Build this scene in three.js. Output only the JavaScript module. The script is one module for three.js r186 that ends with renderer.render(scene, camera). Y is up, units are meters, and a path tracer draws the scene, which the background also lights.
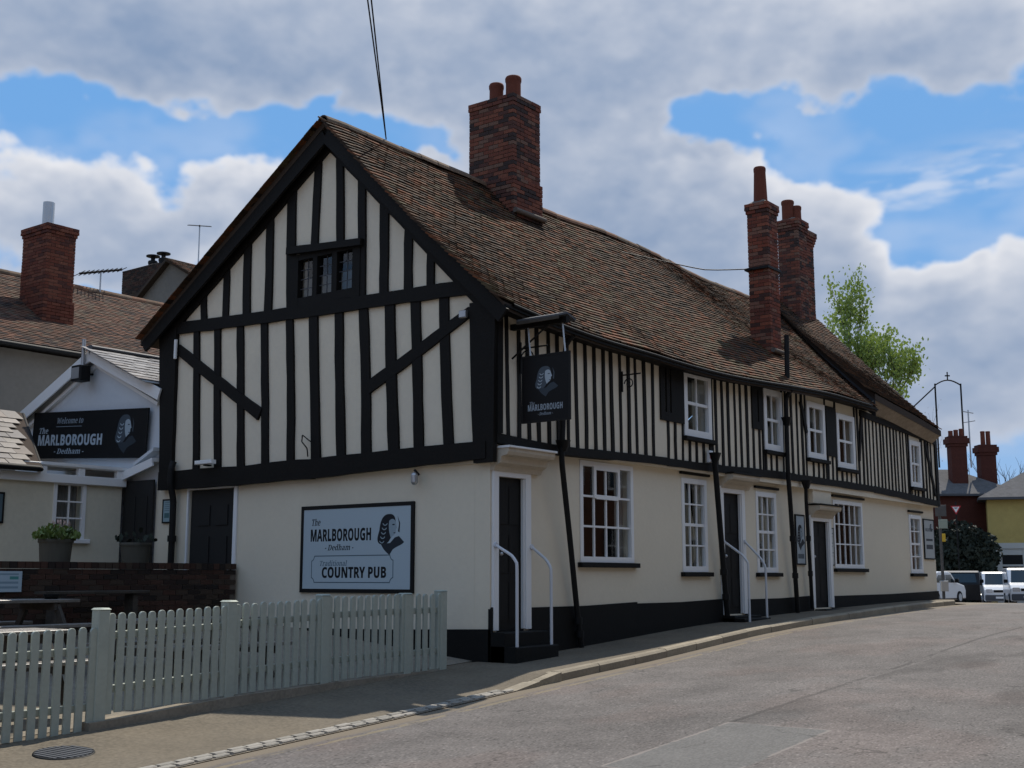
import * as THREE from 'three';
import { mergeGeometries } from 'three/addons/utils/BufferGeometryUtils.js';

// ---------- camera, sky, sun, exposure ----------
const scene = new THREE.Scene();
const V = (x, y, z) => new THREE.Vector3(x, y, z);
const camera = new THREE.PerspectiveCamera(34.66, 1024 / 768, 0.1, 2000);
const EYE = V(-12.82, 1.08, 10.23), YAW = 37.57 * Math.PI / 180, PITCH = 8.963 * Math.PI / 180;
camera.position.copy(EYE);
camera.lookAt(EYE.clone().add(V(Math.cos(YAW) * Math.cos(PITCH), Math.sin(PITCH), -Math.sin(YAW) * Math.cos(PITCH))));
camera.updateMatrixWorld();
const renderer = new THREE.WebGLRenderer({ antialias: true });
renderer.setSize(1024, 768);
renderer.toneMapping = THREE.LinearToneMapping;
renderer.toneMappingExposure = 1.0;
renderer.shadowMap.enabled = true;
const SUN = V(0.70, 1, -0.15).normalize();
const sun = new THREE.DirectionalLight(new THREE.Color(1, 0.93, 0.82), 4.9);
sun.position.copy(SUN).multiplyScalar(60); sun.castShadow = true;
sun.shadow.mapSize.set(4096, 4096);
Object.assign(sun.shadow.camera, { left: -45, right: 75, top: 45, bottom: -45, near: 1, far: 200 });
scene.add(sun, sun.target);

// value noise (seeded)
function rng(seed) { let s = seed >>> 0; return () => { s = (s + 0x6D2B79F5) | 0; let t = Math.imul(s ^ (s >>> 15), 1 | s); t = (t + Math.imul(t ^ (t >>> 7), 61 | t)) ^ t; return ((t ^ (t >>> 14)) >>> 0) / 4294967296; }; }
const NT = new Float32Array(65536); { const r = rng(11); for (let i = 0; i < 65536; i++) NT[i] = r(); }
function vnoise(x, y) {
  const xi = Math.floor(x), yi = Math.floor(y); let fx = x - xi, fy = y - yi;
  fx = fx * fx * (3 - 2 * fx); fy = fy * fy * (3 - 2 * fy);
  const a = (xi & 255) | ((yi & 255) << 8), b = ((xi + 1) & 255) | ((yi & 255) << 8), c = (xi & 255) | (((yi + 1) & 255) << 8), d = ((xi + 1) & 255) | (((yi + 1) & 255) << 8);
  return NT[a] + (NT[b] - NT[a]) * fx + (NT[c] - NT[a]) * fy + (NT[a] - NT[b] - NT[c] + NT[d]) * fx * fy;
}
function fbm(x, y, n) { let s = 0, a = 0.5, t = 0; for (let i = 0; i < n; i++) { s += a * vnoise(x, y); t += a; x = x * 2.03 + 17.3; y = y * 2.01 + 5.7; a *= 0.5; } return s / t; }
const sm = (a, b, x) => { x = Math.min(1, Math.max(0, (x - a) / (b - a))); return x * x * (3 - 2 * x); };
const lerp = (a, b, t) => a + (b - a) * t;

// broken cumulus over a blue sky; banks in degrees round the view axis: azimuth, elevation, half widths, weight
const BANKS = [[-17.4,24.4,16.3,2.5,1.00],[-4.5,25.4,14.8,3.4,1.05],[9.2,24.7,13.8,3.4,1.05],[19.8,24.1,7.9,2.2,0.90],[-21.2,22.3,8.3,2.5,0.80],[-12.6,21.5,6.4,1.2,0.70],[-15.8,19.8,2.9,0.6,0.75],[-2.5,21.5,4.4,1.7,0.80],[22.3,22.1,2.9,2.7,0.80],[-21.7,16.3,6.3,3.5,1.00],[-16.9,15.4,4.3,2.3,0.80],[-13.0,18.2,3.4,1.7,0.85],[-10.6,15.8,4.3,1.9,0.75],[-19.4,13.5,3.3,1.4,0.50],[-3.5,19.0,2.4,0.7,0.75],[4.3,19.2,6.3,3.2,1.15],[7.1,16.0,5.3,3.2,0.95],[2.3,21.5,2.9,1.4,0.50],[6.7,22.5,3.4,0.8,0.60],[8.2,21.6,2.6,1.3,-0.75],[10.0,18.8,2.2,1.8,0.70],[13.2,16.4,3.6,2.8,1.00],[15.8,14.2,3.6,3.0,1.00],[12.6,12.6,6.2,2.8,0.90],[17.8,10.9,5.2,2.8,0.95],[21.3,12.0,4.3,2.3,1.00],[21.1,8.5,5.7,2.8,0.95],[16.8,7.9,5.6,2.3,0.70],[23.8,13.1,2.9,1.9,0.70],[19.4,17.0,7.2,0.7,0.35],[20.8,17.7,5.8,0.6,0.30],[14.3,20.7,2.0,0.5,0.50],[-14.0,20.0,6.4,1.3,-0.80],[-9.3,20.2,3.6,1.2,-0.75],[-22.4,20.2,4.4,1.2,-0.85],[-15.4,17.6,2.2,2.2,-0.55],[-10.5,13.6,2.4,1.4,-0.30],[-4.6,19.6,3.0,0.8,-0.5],[10.0,20.8,2.4,1.8,-0.80],[17.3,18.9,6.3,2.3,-0.85],[19.3,14.8,3.8,1.4,-0.75],[-18.5,12.9,1.9,0.6,-0.50],[2.3,15.2,1.9,0.9,-0.20],[5.3,22.3,2.0,0.5,-0.50]];
{
  const CORES = [[4.3, 19.2, 6.3, 3.0, 1.1], [11.6, 24.2, 13, 2.8, 0.55], [-13, 18.2, 3.2, 1.5, 0.4], [-4.5, 25.2, 10, 2.4, 0.4], [7.1, 16.4, 4.6, 2.6, 0.6], [15, 12.6, 4, 2.2, 0.45], [21.5, 10, 5, 1.8, 0.35], [-20.8, 15, 4, 2, 0.4], [-18, 25.5, 6, 1.5, 0.3]];   // the thick middles of the banks
  const LEVEL = 0.80, W = 4096, H = 2048, data = new Float32Array(W * H * 4), R = 180 / Math.PI;
  const SAZ = (Math.atan2(SUN.z, SUN.x) + YAW) * R, SEL = Math.asin(SUN.y) * R;
  // density of cloud in a direction (degrees): banks with ragged edges near the view, the same kind of broken cloud all round
  const density = (az, el, oct) => {
    const w = Math.max(sm(27, 33, el), sm(23, 29, Math.abs(az))); let b = 0;
    if (w < 1) {
      const px = az + 2.6 * (fbm(az * 0.45 + 40, el * 0.6, 3) - 0.5), py = el + 2.0 * (fbm(az * 0.45 + 7, el * 0.6 + 50, 3) - 0.5);
      for (const q of BANKS) { const u = (px - q[0]) / q[2], v = (py - q[1]) / q[3], d = u * u + v * v; if (d < 5) b += q[4] * Math.exp(-d * 1.1); }
      for (const q of CORES) { const u = (px - q[0]) / q[2], v = (py - q[1]) / q[3], d = u * u + v * v; if (d < 5) b += 0.45 * q[4] * Math.exp(-d); }
    }
    if (w > 0) { const e = el / R, t = az / R, sp = 1 / (0.25 + Math.max(0, Math.sin(e))), c = Math.cos(e) * sp * 3.2; b = lerp(b, 1.75 * fbm(c * Math.cos(t) + 31, c * Math.sin(t) + 17, 4) - 0.22, w); }
    return Math.min(b, 1.35) - 0.53 + 1.05 * (fbm(az * 0.55 + 90, el * 0.85 + 11, oct) - 0.5) + 0.26 * (fbm(az * 1.7 + 20, el * 2.3 + 31, 4) - 0.5);
  };
  for (let j = 0; j < H; j++) {
    const el = ((j + 0.5) / H - 0.5) * 180;
    for (let i = 0; i < W; i++) {
      const k = (j * W + i) * 4;
      if (el < -1) { data[k] = 0.16; data[k + 1] = 0.16; data[k + 2] = 0.16; data[k + 3] = 1; continue; }
      const th = ((i + 0.5) / W - 0.5) * 2 * Math.PI;               // atan2(z, x)
      let az = (th + YAW) * R; if (az > 180) az -= 360; if (az < -180) az += 360;
      const near = el < 34 && Math.abs(az) < 31;
      if (!near && (i % 4 || j % 4)) continue;                          // soft sky outside the banks is filled in below
      const ce = Math.cos(el / R), ang = Math.acos(Math.min(1, ce * Math.cos(th) * SUN.x + Math.sin(el / R) * SUN.y + ce * Math.sin(th) * SUN.z)) * R;
      const dens = density(az, el, 6);
      // light reaching this point through the cloud towards the sun
      const dx = SAZ - az, dy = SEL - el, dl = Math.hypot(dx, dy) + 1e-6; let tau = 0;
      for (const [st, wt] of [[0.7, 0.5], [1.6, 0.7], [3.2, 0.8]]) if (dl > st) tau += wt * Math.max(0, density(az + dx / dl * st, el + dy / dl * st, 4));
      const own = Math.max(0, dens), n2 = fbm(az * 0.22 + 3, el * 0.4 + 77, 4);
      const nv = fbm(az * 0.75 + 15, el * 1.5 + 44, 5), bright = Math.max(0, Math.min(1, 0.56 * Math.exp(-1.35 * tau) + 0.50 * Math.exp(-1.7 * own) + 0.42 * (n2 - 0.5) + 0.20 * (nv - 0.5)));
      const glow = Math.exp(-ang / 26), hz = Math.exp(-Math.max(0, el) / 9);
      const r0 = lerp(0.165, 0.48, hz) + 0.12 * glow, g0 = lerp(0.46, 0.70, hz) + 0.10 * glow, b0 = lerp(0.96, 1.0, hz) + 0.04 * glow;   // blue air, paler at the horizon
      const lit = 1.06 + 0.10 * glow, cr = lerp(0.31, lit, bright), cg = lerp(0.42, lit, bright), cb = lerp(0.62, lit * 1.03, bright);
      const cir = (el - 17.2 - 0.16 * (az - 19)) / 1.1, streak = near ? 0.55 * Math.exp(-cir * cir - ((az - 20) / 7) ** 2) * sm(0.25, 0.7, fbm(az * 0.5 - el * 1.2 + 9, el * 2.4 + az * 0.2, 4)) : 0;
      const al = Math.max(sm(-0.14, 0.34, dens) * 0.97, 0.20 * sm(0.42, 0.72, n2), streak);
      data[k] = LEVEL * lerp(r0, cr, al); data[k + 1] = LEVEL * lerp(g0, cg, al); data[k + 2] = LEVEL * lerp(b0, cb, al); data[k + 3] = 1;
    }
  }
  // fill the coarse part of the sky by interpolation
  for (let j = 0; j < H; j++) for (let i = 0; i < W; i++) {
    const k = (j * W + i) * 4; if (data[k + 3]) continue;
    const i0 = i & ~3, j0 = j & ~3, i1 = (i0 + 4) % W, j1 = Math.min(j0 + 4, H - 4), u = (i & 3) / 4, v = (j & 3) / 4, at = (a, c) => (c * W + a) * 4;
    for (let q = 0; q < 3; q++) data[k + q] = lerp(lerp(data[at(i0, j0) + q], data[at(i1, j0) + q], u), lerp(data[at(i0, j1) + q], data[at(i1, j1) + q], u), v);
  }
  for (let k = 3; k < data.length; k += 4) data[k] = 1;
  const t = new THREE.DataTexture(data, W, H, THREE.RGBAFormat, THREE.FloatType);
  t.mapping = THREE.EquirectangularReflectionMapping; t.magFilter = THREE.LinearFilter; t.minFilter = THREE.LinearFilter; t.needsUpdate = true;
  scene.background = t; scene.environment = t;
}

// ---------- helpers ----------
const taken = {};
function numbered(n) { const k = taken[n] = (taken[n] ?? -1) + 1; return k ? n + '_' + String(k).padStart(3, '0') : n; }
function thing(name, label, category, pos = [0, 0, 0], turn = 0, group) {
  const o = new THREE.Group(); o.name = numbered(name); o.position.set(...pos); o.rotation.y = turn; scene.add(o);
  o.userData = { label, category }; if (group) o.userData.group = group; return o;
}
function struct(name, geo, mat) { const m = new THREE.Mesh(geo, mat); m.name = numbered(name); m.castShadow = m.receiveShadow = true; m.userData = { kind: 'structure' }; scene.add(m); return m; }
function part(parent, name, geo, mat, label) {
  const m = new THREE.Mesh(Array.isArray(geo) ? merge(geo) : geo, mat); m.name = name; m.castShadow = m.receiveShadow = true;
  if (label) m.userData.label = label; parent.add(m); return m;
}
function merge(list) {
  const l = list.map(g => { const q = g.index ? g.toNonIndexed() : g.clone(); for (const k of Object.keys(q.attributes)) if (!['position', 'normal', 'uv'].includes(k)) q.deleteAttribute(k); if (!q.attributes.uv) q.setAttribute('uv', new THREE.BufferAttribute(new Float32Array(q.attributes.position.count * 2), 2)); return q; });
  return mergeGeometries(l, false);
}
// box with uv in metres, given by its extents
function bx(x0, x1, y0, y1, z0, z1) {
  const w = x1 - x0, h = y1 - y0, d = z1 - z0, g = new THREE.BoxGeometry(w, h, d), uv = g.attributes.uv, p = g.attributes.position, n = g.attributes.normal;
  g.translate((x0 + x1) / 2, (y0 + y1) / 2, (z0 + z1) / 2);
  for (let i = 0; i < uv.count; i++) {
    const ax = Math.abs(n.getX(i)) > 0.5, ay = Math.abs(n.getY(i)) > 0.5;
    uv.setXY(i, ax ? p.getZ(i) : p.getX(i), ay ? p.getZ(i) : p.getY(i));
  }
  return g;
}
// a box with its long edges softened
function rbox(x0, x1, y0, y1, z0, z1, r = 0.01) {
  const s = new THREE.Shape(); s.moveTo(x0 + r, y0 + r); s.lineTo(x1 - r, y0 + r); s.lineTo(x1 - r, y1 - r); s.lineTo(x0 + r, y1 - r); s.closePath();
  const g = new THREE.ExtrudeGeometry(s, { depth: z1 - z0 - 2 * r, bevelEnabled: true, bevelThickness: r, bevelSize: r, bevelSegments: 1 }); g.translate(0, 0, z0 + r); return g;
}
function poly(pts, z0, z1, holes = []) {
  const s = new THREE.Shape(pts.map(p => new THREE.Vector2(p[0], p[1])));
  for (const h of holes) s.holes.push(new THREE.Path(h.map(p => new THREE.Vector2(p[0], p[1]))));
  const g = new THREE.ExtrudeGeometry(s, { depth: z1 - z0, bevelEnabled: false, curveSegments: 6 }); g.translate(0, 0, z0); return g;
}
const rectHole = (x0, x1, y0, y1) => [[x0, y0], [x0, y1], [x1, y1], [x1, y0]];
// wall planes: FRONT has out = +z; GABLE maps local x to world z with out = -x
const GABLE = g => g.rotateY(-Math.PI / 2);
const FRONT = g => g;
// hewn timber from p0 to p1 in a wall plane, with slightly uneven edges
const tr = rng(5);
function timber(p0, p1, w0, w1, z0, z1, wob = 0.009) {
  const dx = p1[0] - p0[0], dy = p1[1] - p0[1], L = Math.hypot(dx, dy), nx = -dy / L, ny = dx / L, n = Math.max(2, Math.round(L / 0.35)), a = [], b = [], bow = (tr() - 0.5) * wob * 2.4;
  for (let i = 0; i <= n; i++) {
    const t = i / n, w = lerp(w0, w1, t) / 2, o = Math.sin(t * Math.PI) * bow, l = (tr() - 0.5) * wob, r = (tr() - 0.5) * wob;
    a.push([p0[0] + dx * t + nx * (w + o + l), p0[1] + dy * t + ny * (w + o + l)]); b.push([p0[0] + dx * t - nx * (w - o + r), p0[1] + dy * t - ny * (w - o + r)]);
  }
  return poly([...b, ...a.reverse()], z0, z1 + (tr() - 0.5) * 0.012);
}
function tube(pts, r, seg = 8, closed = false, n) { return new THREE.TubeGeometry(new THREE.CatmullRomCurve3(pts.map(p => V(...p)), closed, 'catmullrom', 0.15), n ?? pts.length * 6, r, seg, closed); }
function rod(a, b, r, seg = 8, r2) { const A = V(...a), B = V(...b), g = new THREE.CylinderGeometry(r2 ?? r, r, A.distanceTo(B), seg); g.applyQuaternion(new THREE.Quaternion().setFromUnitVectors(V(0, 1, 0), B.clone().sub(A).normalize())); const c = A.add(B).multiplyScalar(0.5); g.translate(c.x, c.y, c.z); return g; }
// a grid surface from f(u, v), doubled below by thickness t when t > 0
function grid(f, nu, nv, t = 0) {
  const pos = [], uv = [], idx = [], lay = (o) => { for (let j = 0; j <= nv; j++) for (let i = 0; i <= nu; i++) { const p = f(i / nu, j / nv); pos.push(p[0], p[1] - o, p[2]); uv.push(p[3] ?? p[0], p[4] ?? p[2]); } };
  lay(0); const N = (nu + 1) * (nv + 1), W = nu + 1;
  for (let j = 0; j < nv; j++) for (let i = 0; i < nu; i++) { const a = j * W + i; idx.push(a, a + 1, a + W + 1, a, a + W + 1, a + W); }
  if (t) {
    lay(t);
    for (let j = 0; j < nv; j++) for (let i = 0; i < nu; i++) { const a = N + j * W + i; idx.push(a, a + W + 1, a + 1, a, a + W, a + W + 1); }
    const edge = (a, b) => idx.push(a, a + N, b + N, a, b + N, b);
    for (let i = 0; i < nu; i++) { edge(i + 1, i); edge(nv * W + i, nv * W + i + 1); }
    for (let j = 0; j < nv; j++) { edge(j * W, (j + 1) * W); edge((j + 1) * W + nu, j * W + nu); }
  }
  const g = new THREE.BufferGeometry(); g.setAttribute('position', new THREE.Float32BufferAttribute(pos, 3)); g.setAttribute('uv', new THREE.Float32BufferAttribute(uv, 2)); g.setIndex(idx);
  const q = t ? g.toNonIndexed() : g; q.computeVertexNormals(); return q;
}
// piecewise smooth curve through [x, y] points (monotone cubic)
function curve(P) {
  const n = P.length, d = [], m = [];
  for (let i = 0; i < n - 1; i++) d.push((P[i + 1][1] - P[i][1]) / (P[i + 1][0] - P[i][0]));
  m[0] = d[0]; m[n - 1] = d[n - 2]; for (let i = 1; i < n - 1; i++) m[i] = d[i - 1] * d[i] <= 0 ? 0 : (d[i - 1] + d[i]) / 2;
  return x => {
    if (x <= P[0][0]) return P[0][1] + (x - P[0][0]) * m[0]; if (x >= P[n - 1][0]) return P[n - 1][1] + (x - P[n - 1][0]) * m[n - 1];
    let i = 0; while (x > P[i + 1][0]) i++; const h = P[i + 1][0] - P[i][0], t = (x - P[i][0]) / h, t2 = t * t, t3 = t2 * t;
    return (2 * t3 - 3 * t2 + 1) * P[i][1] + (t3 - 2 * t2 + t) * h * m[i] + (-2 * t3 + 3 * t2) * P[i + 1][1] + (t3 - t2) * h * m[i + 1];
  };
}

// ---------- materials ----------
const rgb = (r, g, b) => new THREE.Color().setRGB(r, g, b);
// tiling noise texture; f(x, y, u, v) gives [r, g, b] in 0..1 sRGB or one grey
function tex(n, f, rep = 1, srgb = true) {
  const d = new Uint8Array(n * n * 4);
  for (let j = 0; j < n; j++) for (let i = 0; i < n; i++) { const c = f(i, j, i / n, j / n), k = (j * n + i) * 4, a = Array.isArray(c) ? c : [c, c, c]; for (let q = 0; q < 3; q++) d[k + q] = Math.max(0, Math.min(255, a[q] * 255)); d[k + 3] = 255; }
  const t = new THREE.DataTexture(d, n, n); t.wrapS = t.wrapT = THREE.RepeatWrapping; t.magFilter = THREE.LinearFilter; t.minFilter = THREE.LinearMipmapLinearFilter; t.generateMipmaps = true; if (srgb) t.colorSpace = THREE.SRGBColorSpace; t.repeat.set(rep, rep); t.needsUpdate = true; return t;
}
// seamless fbm: blends the noise with itself over the tile edge
function tf(u, v, s, n, o = 0) { const a = (x, y) => fbm(x * s + o, y * s + o * 1.7, n), fx = sm(0, 1, u), fy = sm(0, 1, v); return lerp(lerp(a(u + 1, v + 1), a(u, v + 1), fx), lerp(a(u + 1, v), a(u, v), fx), fy); }
function mat(o) { const m = new THREE.MeshPhysicalMaterial({ roughness: 0.85, specularIntensity: 0.45, side: THREE.DoubleSide, ...o }); return m; }
function noisy(color, { n = 256, size = 1, s1 = 6, s2 = 40, a1 = 0.2, a2 = 0.2, bump = 0.002, rough = 0.9, tint = [0, 0, 0], off = 0 } = {}) {
  // colour map multiplies a linear base colour; values stay near white
  const g = (u, v) => 1 - a1 * tf(u, v, s1, 4, off) - a2 * tf(u, v, s2, 2, off + 9);
  const map = tex(n, (i, j, u, v) => { const q = g(u, v), k = tf(u, v, s1 * 0.7, 3, off + 31) - 0.5; return [q + tint[0] * k, q + tint[1] * k, q + tint[2] * k].map(c => Math.pow(Math.max(0, c), 1 / 2.2)); }, 1 / size);
  const bm = tex(n, (i, j, u, v) => 0.6 * tf(u, v, s2, 3, off + 9) + 0.4 * tf(u, v, s1, 3, off), 1 / size, false);
  return mat({ color, map, bumpMap: bm, bumpScale: bump, roughness: rough });
}
const M = {};
M.plaster = noisy(rgb(0.78, 0.70, 0.555), { size: 2.4, s1: 5, s2: 50, a1: 0.10, a2: 0.06, bump: 0.004, n: 512, tint: [0.05, 0.04, 0.0] });
M.render = noisy(rgb(0.78, 0.70, 0.55), { size: 3.1, s1: 4, s2: 60, a1: 0.09, a2: 0.05, bump: 0.004, n: 512, tint: [0.06, 0.05, 0.02], off: 4 });
M.timber = noisy(rgb(0.009, 0.0075, 0.006), { size: 0.9, s1: 4, s2: 40, a1: 0.3, a2: 0.4, bump: 0.004, rough: 0.72, off: 12 });
M.tar = noisy(rgb(0.009, 0.0085, 0.0075), { size: 1.2, s1: 5, s2: 40, a1: 0.3, a2: 0.3, bump: 0.004, rough: 0.75, off: 3 });
M.black = mat({ color: rgb(0.010, 0.010, 0.010), roughness: 0.6, specularIntensity: 0.4 });
M.white = mat({ color: rgb(0.78, 0.78, 0.77), roughness: 0.45 });
M.cream = noisy(rgb(0.72, 0.67, 0.53), { size: 2.5, s1: 4, s2: 50, a1: 0.14, a2: 0.1, bump: 0.004, off: 21 });
M.bluewhite = noisy(rgb(0.66, 0.70, 0.74), { size: 2.5, s1: 4, s2: 40, a1: 0.1, a2: 0.06, bump: 0.002, rough: 0.6, off: 25 });
M.greyrender = noisy(rgb(0.24, 0.22, 0.19), { size: 3, s1: 4, s2: 40, a1: 0.25, a2: 0.15, bump: 0.005, off: 27 });
M.glass = new THREE.MeshPhysicalMaterial({ color: rgb(0.93, 0.95, 0.95), transmission: 1, thickness: 0, roughness: 0.02, ior: 1.5, side: THREE.DoubleSide });
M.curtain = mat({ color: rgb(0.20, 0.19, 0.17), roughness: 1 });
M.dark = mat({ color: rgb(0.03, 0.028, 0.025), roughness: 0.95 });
M.sage = noisy(rgb(0.43, 0.465, 0.40), { size: 0.8, s1: 5, s2: 30, a1: 0.16, a2: 0.12, bump: 0.001, rough: 0.6, off: 33 });
M.galv = mat({ color: rgb(0.45, 0.46, 0.47), roughness: 0.4, metalness: 0.7 });
M.railwhite = mat({ color: rgb(0.60, 0.61, 0.63), roughness: 0.35 });
M.lead = noisy(rgb(0.10, 0.105, 0.115), { size: 1, rough: 0.6, off: 35 });
M.mortar = noisy(rgb(0.17, 0.14, 0.115), { size: 0.6, s1: 6, s2: 30, bump: 0.004, off: 37 });
M.pot = noisy(rgb(0.20, 0.062, 0.038), { size: 0.5, s1: 4, s2: 20, a1: 0.4, a2: 0.2, bump: 0.002, off: 39 });
const brickTex = noisy(rgb(1, 1, 1), { size: 0.35, s1: 5, s2: 30, a1: 0.35, a2: 0.25, bump: 0.003, n: 128, off: 41 });
const bricks = (list) => list.map(c => { const m = brickTex.clone(); m.color = rgb(...c); return m; });
M.bricks = bricks([[0.30, 0.085, 0.05], [0.25, 0.075, 0.047], [0.34, 0.11, 0.064], [0.19, 0.066, 0.046], [0.10, 0.05, 0.04], [0.29, 0.14, 0.095]]);
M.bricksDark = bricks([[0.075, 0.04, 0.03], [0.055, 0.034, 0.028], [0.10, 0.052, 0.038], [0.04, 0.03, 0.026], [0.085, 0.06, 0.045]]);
M.wood = noisy(rgb(0.30, 0.265, 0.225), { size: 0.8, s1: 3, s2: 30, a1: 0.35, a2: 0.35, bump: 0.001, rough: 0.38, off: 43 }); M.wood.specularIntensity = 1;
M.wooddark = noisy(rgb(0.10, 0.085, 0.07), { size: 0.8, s1: 3, s2: 30, a1: 0.35, a2: 0.35, bump: 0.002, off: 43 });
M.concrete = noisy(rgb(0.36, 0.31, 0.24), { size: 0.9, s1: 5, s2: 40, a1: 0.35, a2: 0.3, bump: 0.0025, off: 45 });
M.leaf = new THREE.MeshPhysicalMaterial({ color: rgb(0.16, 0.24, 0.05), roughness: 0.9, transmission: 0.4, thickness: 0, side: THREE.DoubleSide });
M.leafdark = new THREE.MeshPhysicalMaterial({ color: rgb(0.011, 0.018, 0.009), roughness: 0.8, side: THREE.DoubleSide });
M.bark = noisy(rgb(0.11, 0.09, 0.075), { size: 0.7, bump: 0.01, off: 47 });
M.tile = noisy(rgb(1, 1, 1), { size: 0.5, s1: 5, s2: 25, a1: 0.3, a2: 0.3, bump: 0.0015, n: 128, off: 51 });
M.slate = noisy(rgb(1, 1, 1), { size: 0.7, s1: 4, s2: 25, a1: 0.25, a2: 0.2, bump: 0.002, n: 128, rough: 0.55, off: 53 });
M.underlay = mat({ color: rgb(0.06, 0.045, 0.035), roughness: 1 });
// ---------- ground, road, pavement ----------
const H = curve([[-60, -2.2], [-14, -0.67], [-4, -0.22], [0, 0], [1.6, 0.08], [5.6, 0.31], [9.5, 0.44], [17.4, 0.57], [30, 0.36], [60, -0.32], [100, -1.0], [200, -2.2]]);
const ROAD = x => H(x) - 0.11;
const kerbZ = x => 1.5 - 0.052 * Math.min(x, 18);
const roadLeft = x => x < 17.6 ? kerbZ(x) : lerp(kerbZ(17.6), -32, sm(17.6, 29, x));
{
  M.earth = noisy(rgb(0.12, 0.11, 0.075), { size: 4, s1: 5, s2: 60, a1: 0.3, a2: 0.3, bump: 0.02, off: 61 });
  struct('ground', grid((u, v) => { const a = u * 2 - 1, b = v * 2 - 1, x = Math.sign(a) * (Math.abs(a) * 60 + Math.abs(a) ** 4 * 900), z = -(Math.sign(b) * (Math.abs(b) * 60 + Math.abs(b) ** 4 * 900)); return [x, H(Math.max(-60, Math.min(200, x))) - 0.24, z]; }, 80, 60), M.earth).receiveShadow = true;
  // road surface: chip-seal asphalt with a reinstated trench, a long joint, worn line paint and wheel-polished patches
  const NW = 2048, NH = 1024, d = new Uint8Array(NW * NH * 4), rr = rng(77);
  for (let j = 0; j < NH; j++) for (let i = 0; i < NW; i++) {
    const x = -16 + (i + 0.5) / NW * 40, z = (j + 0.5) / NH * 11;
    const big = fbm(x * 0.35 + 9, z * 0.9 + 4, 4), mid = fbm(x * 2.2, z * 2.6 + 30, 3), sp = rr();
    let q = 0.37 + 0.09 * (big - 0.5) + 0.08 * (mid - 0.5) + 0.10 * (sp - 0.5) + (sp > 0.975 ? 0.09 : 0) - (sp < 0.03 ? 0.10 : 0);
    let c = [q * 1.035, q * 0.985, q * 0.955];
    const pink = sm(0.45, 0.7, fbm(x * 0.8 + 50, z * 1.3, 3)); c = [c[0] + 0.008 * pink, c[1] - 0.003 * pink, c[2] - 0.006 * pink];
    const px = (x + 4.72) / 2.28, pz = (z - (4.83 - 0.04 * (x + 4.7))) / 1.0;
    if (px > 0 && px < 1 && pz > 0 && pz < 1) {
      const e = Math.min(px * 2.28, (1 - px) * 2.28, pz, 1 - pz), g = 0.39 + 0.05 * (mid - 0.5) + 0.08 * (sp - 0.5);
      c = [g * 1.01, g * 0.99, g * 0.965]; if (e < 0.028 + 0.03 * (mid - 0.5) && mid > 0.33) c = [0.49, 0.46, 0.44];
    }
    const seam = Math.abs(z - (4.76 - 0.022 * (x + 2.3) + 0.05 * (fbm(x * 1.3, 3, 3) - 0.5))); if (x > -2.45 && seam < 0.03 && mid > 0.30) c = c.map(k => k * 0.80);
    if (x > -2.4 && z > 4.76) { const w = sm(0.5, 0.7, fbm(x * 0.7 + 3, z * 1.5, 4)) * 0.14 + 0.03; c = c.map(k => k * (1 - w)); }
    const cr = Math.abs(fbm(x * 0.9 + 70, z * 0.9 + 20, 4) - 0.5); if (cr < 0.0035 && big > 0.47) c = c.map(k => k * 0.8);
    // gutter grit and worn yellow line near the kerb
    const k = z - kerbZ(x);
    if (k < 0.28) { const g = sm(0.28, 0.14, k + 0.1 * (mid - 0.5)); c = [lerp(c[0], 0.45, g), lerp(c[1], 0.41, g), lerp(c[2], 0.355, g)]; }
    if (k > 0.27 && k < 0.35 && fbm(x * 3, z * 9 + 3, 3) > 0.36) { const g = 0.6; c = [lerp(c[0], 0.52, g), lerp(c[1], 0.47, g), lerp(c[2], 0.37, g)]; }
    const o = (j * NW + i) * 4; for (let n = 0; n < 3; n++) d[o + n] = Math.max(0, Math.min(255, c[n] * 255)); d[o + 3] = 255;
  }
  const t = new THREE.DataTexture(d, NW, NH); t.wrapS = t.wrapT = THREE.MirroredRepeatWrapping; t.magFilter = THREE.LinearFilter; t.minFilter = THREE.LinearMipmapLinearFilter; t.generateMipmaps = true; t.colorSpace = THREE.SRGBColorSpace; t.needsUpdate = true;
  const bm = tex(512, (i, j, u, v) => 0.5 * vnoise(u * 120, v * 120) + 0.5 * tf(u, v, 30, 2), 1, false); bm.repeat.set(30, 8);
  M.road = mat({ map: t, bumpMap: bm, bumpScale: 0.0016, roughness: 0.9 });
  struct('road', grid((u, v) => { const x = lerp(-60, 110, u), z0 = roadLeft(x), z = lerp(9.4, z0, v); return [x, ROAD(x) + 0.03 * Math.sin(Math.min(1, Math.max(0, (z - 1) / 8.4)) * Math.PI), z, (x + 16) / 40, z / 11]; }, 340, 16), M.road);
  M.pave = noisy(rgb(0.225, 0.188, 0.138), { size: 2.2, s1: 5, s2: 90, a1: 0.3, a2: 0.45, bump: 0.002, n: 512, off: 63, tint: [0.06, 0.04, 0.0] });
  struct('pavement', grid((u, v) => { const x = lerp(-60, 17.4, u), b = sm(-0.55, -1.6, x), z1 = lerp(kerbZ(x) - 0.13, kerbZ(x) - 0.12, b), z = lerp(z1, x < 0.0 ? -0.27 : -0.02, v), y = H(x) - b * 0.10 * Math.min(1, Math.max(0, z) / 1.4); return [x, y, z]; }, 300, 10), M.pave);
  const far = struct('pavement_opposite', grid((u, v) => { const x = lerp(-60, 60, u); return [x, H(x) + 0.01, lerp(13, 9.42, v)]; }, 80, 2, 0.3), M.pave);
  M.garden = noisy(rgb(0.33, 0.29, 0.23), { size: 1.6, s1: 5, s2: 60, a1: 0.3, a2: 0.35, bump: 0.002, off: 65 });
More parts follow.
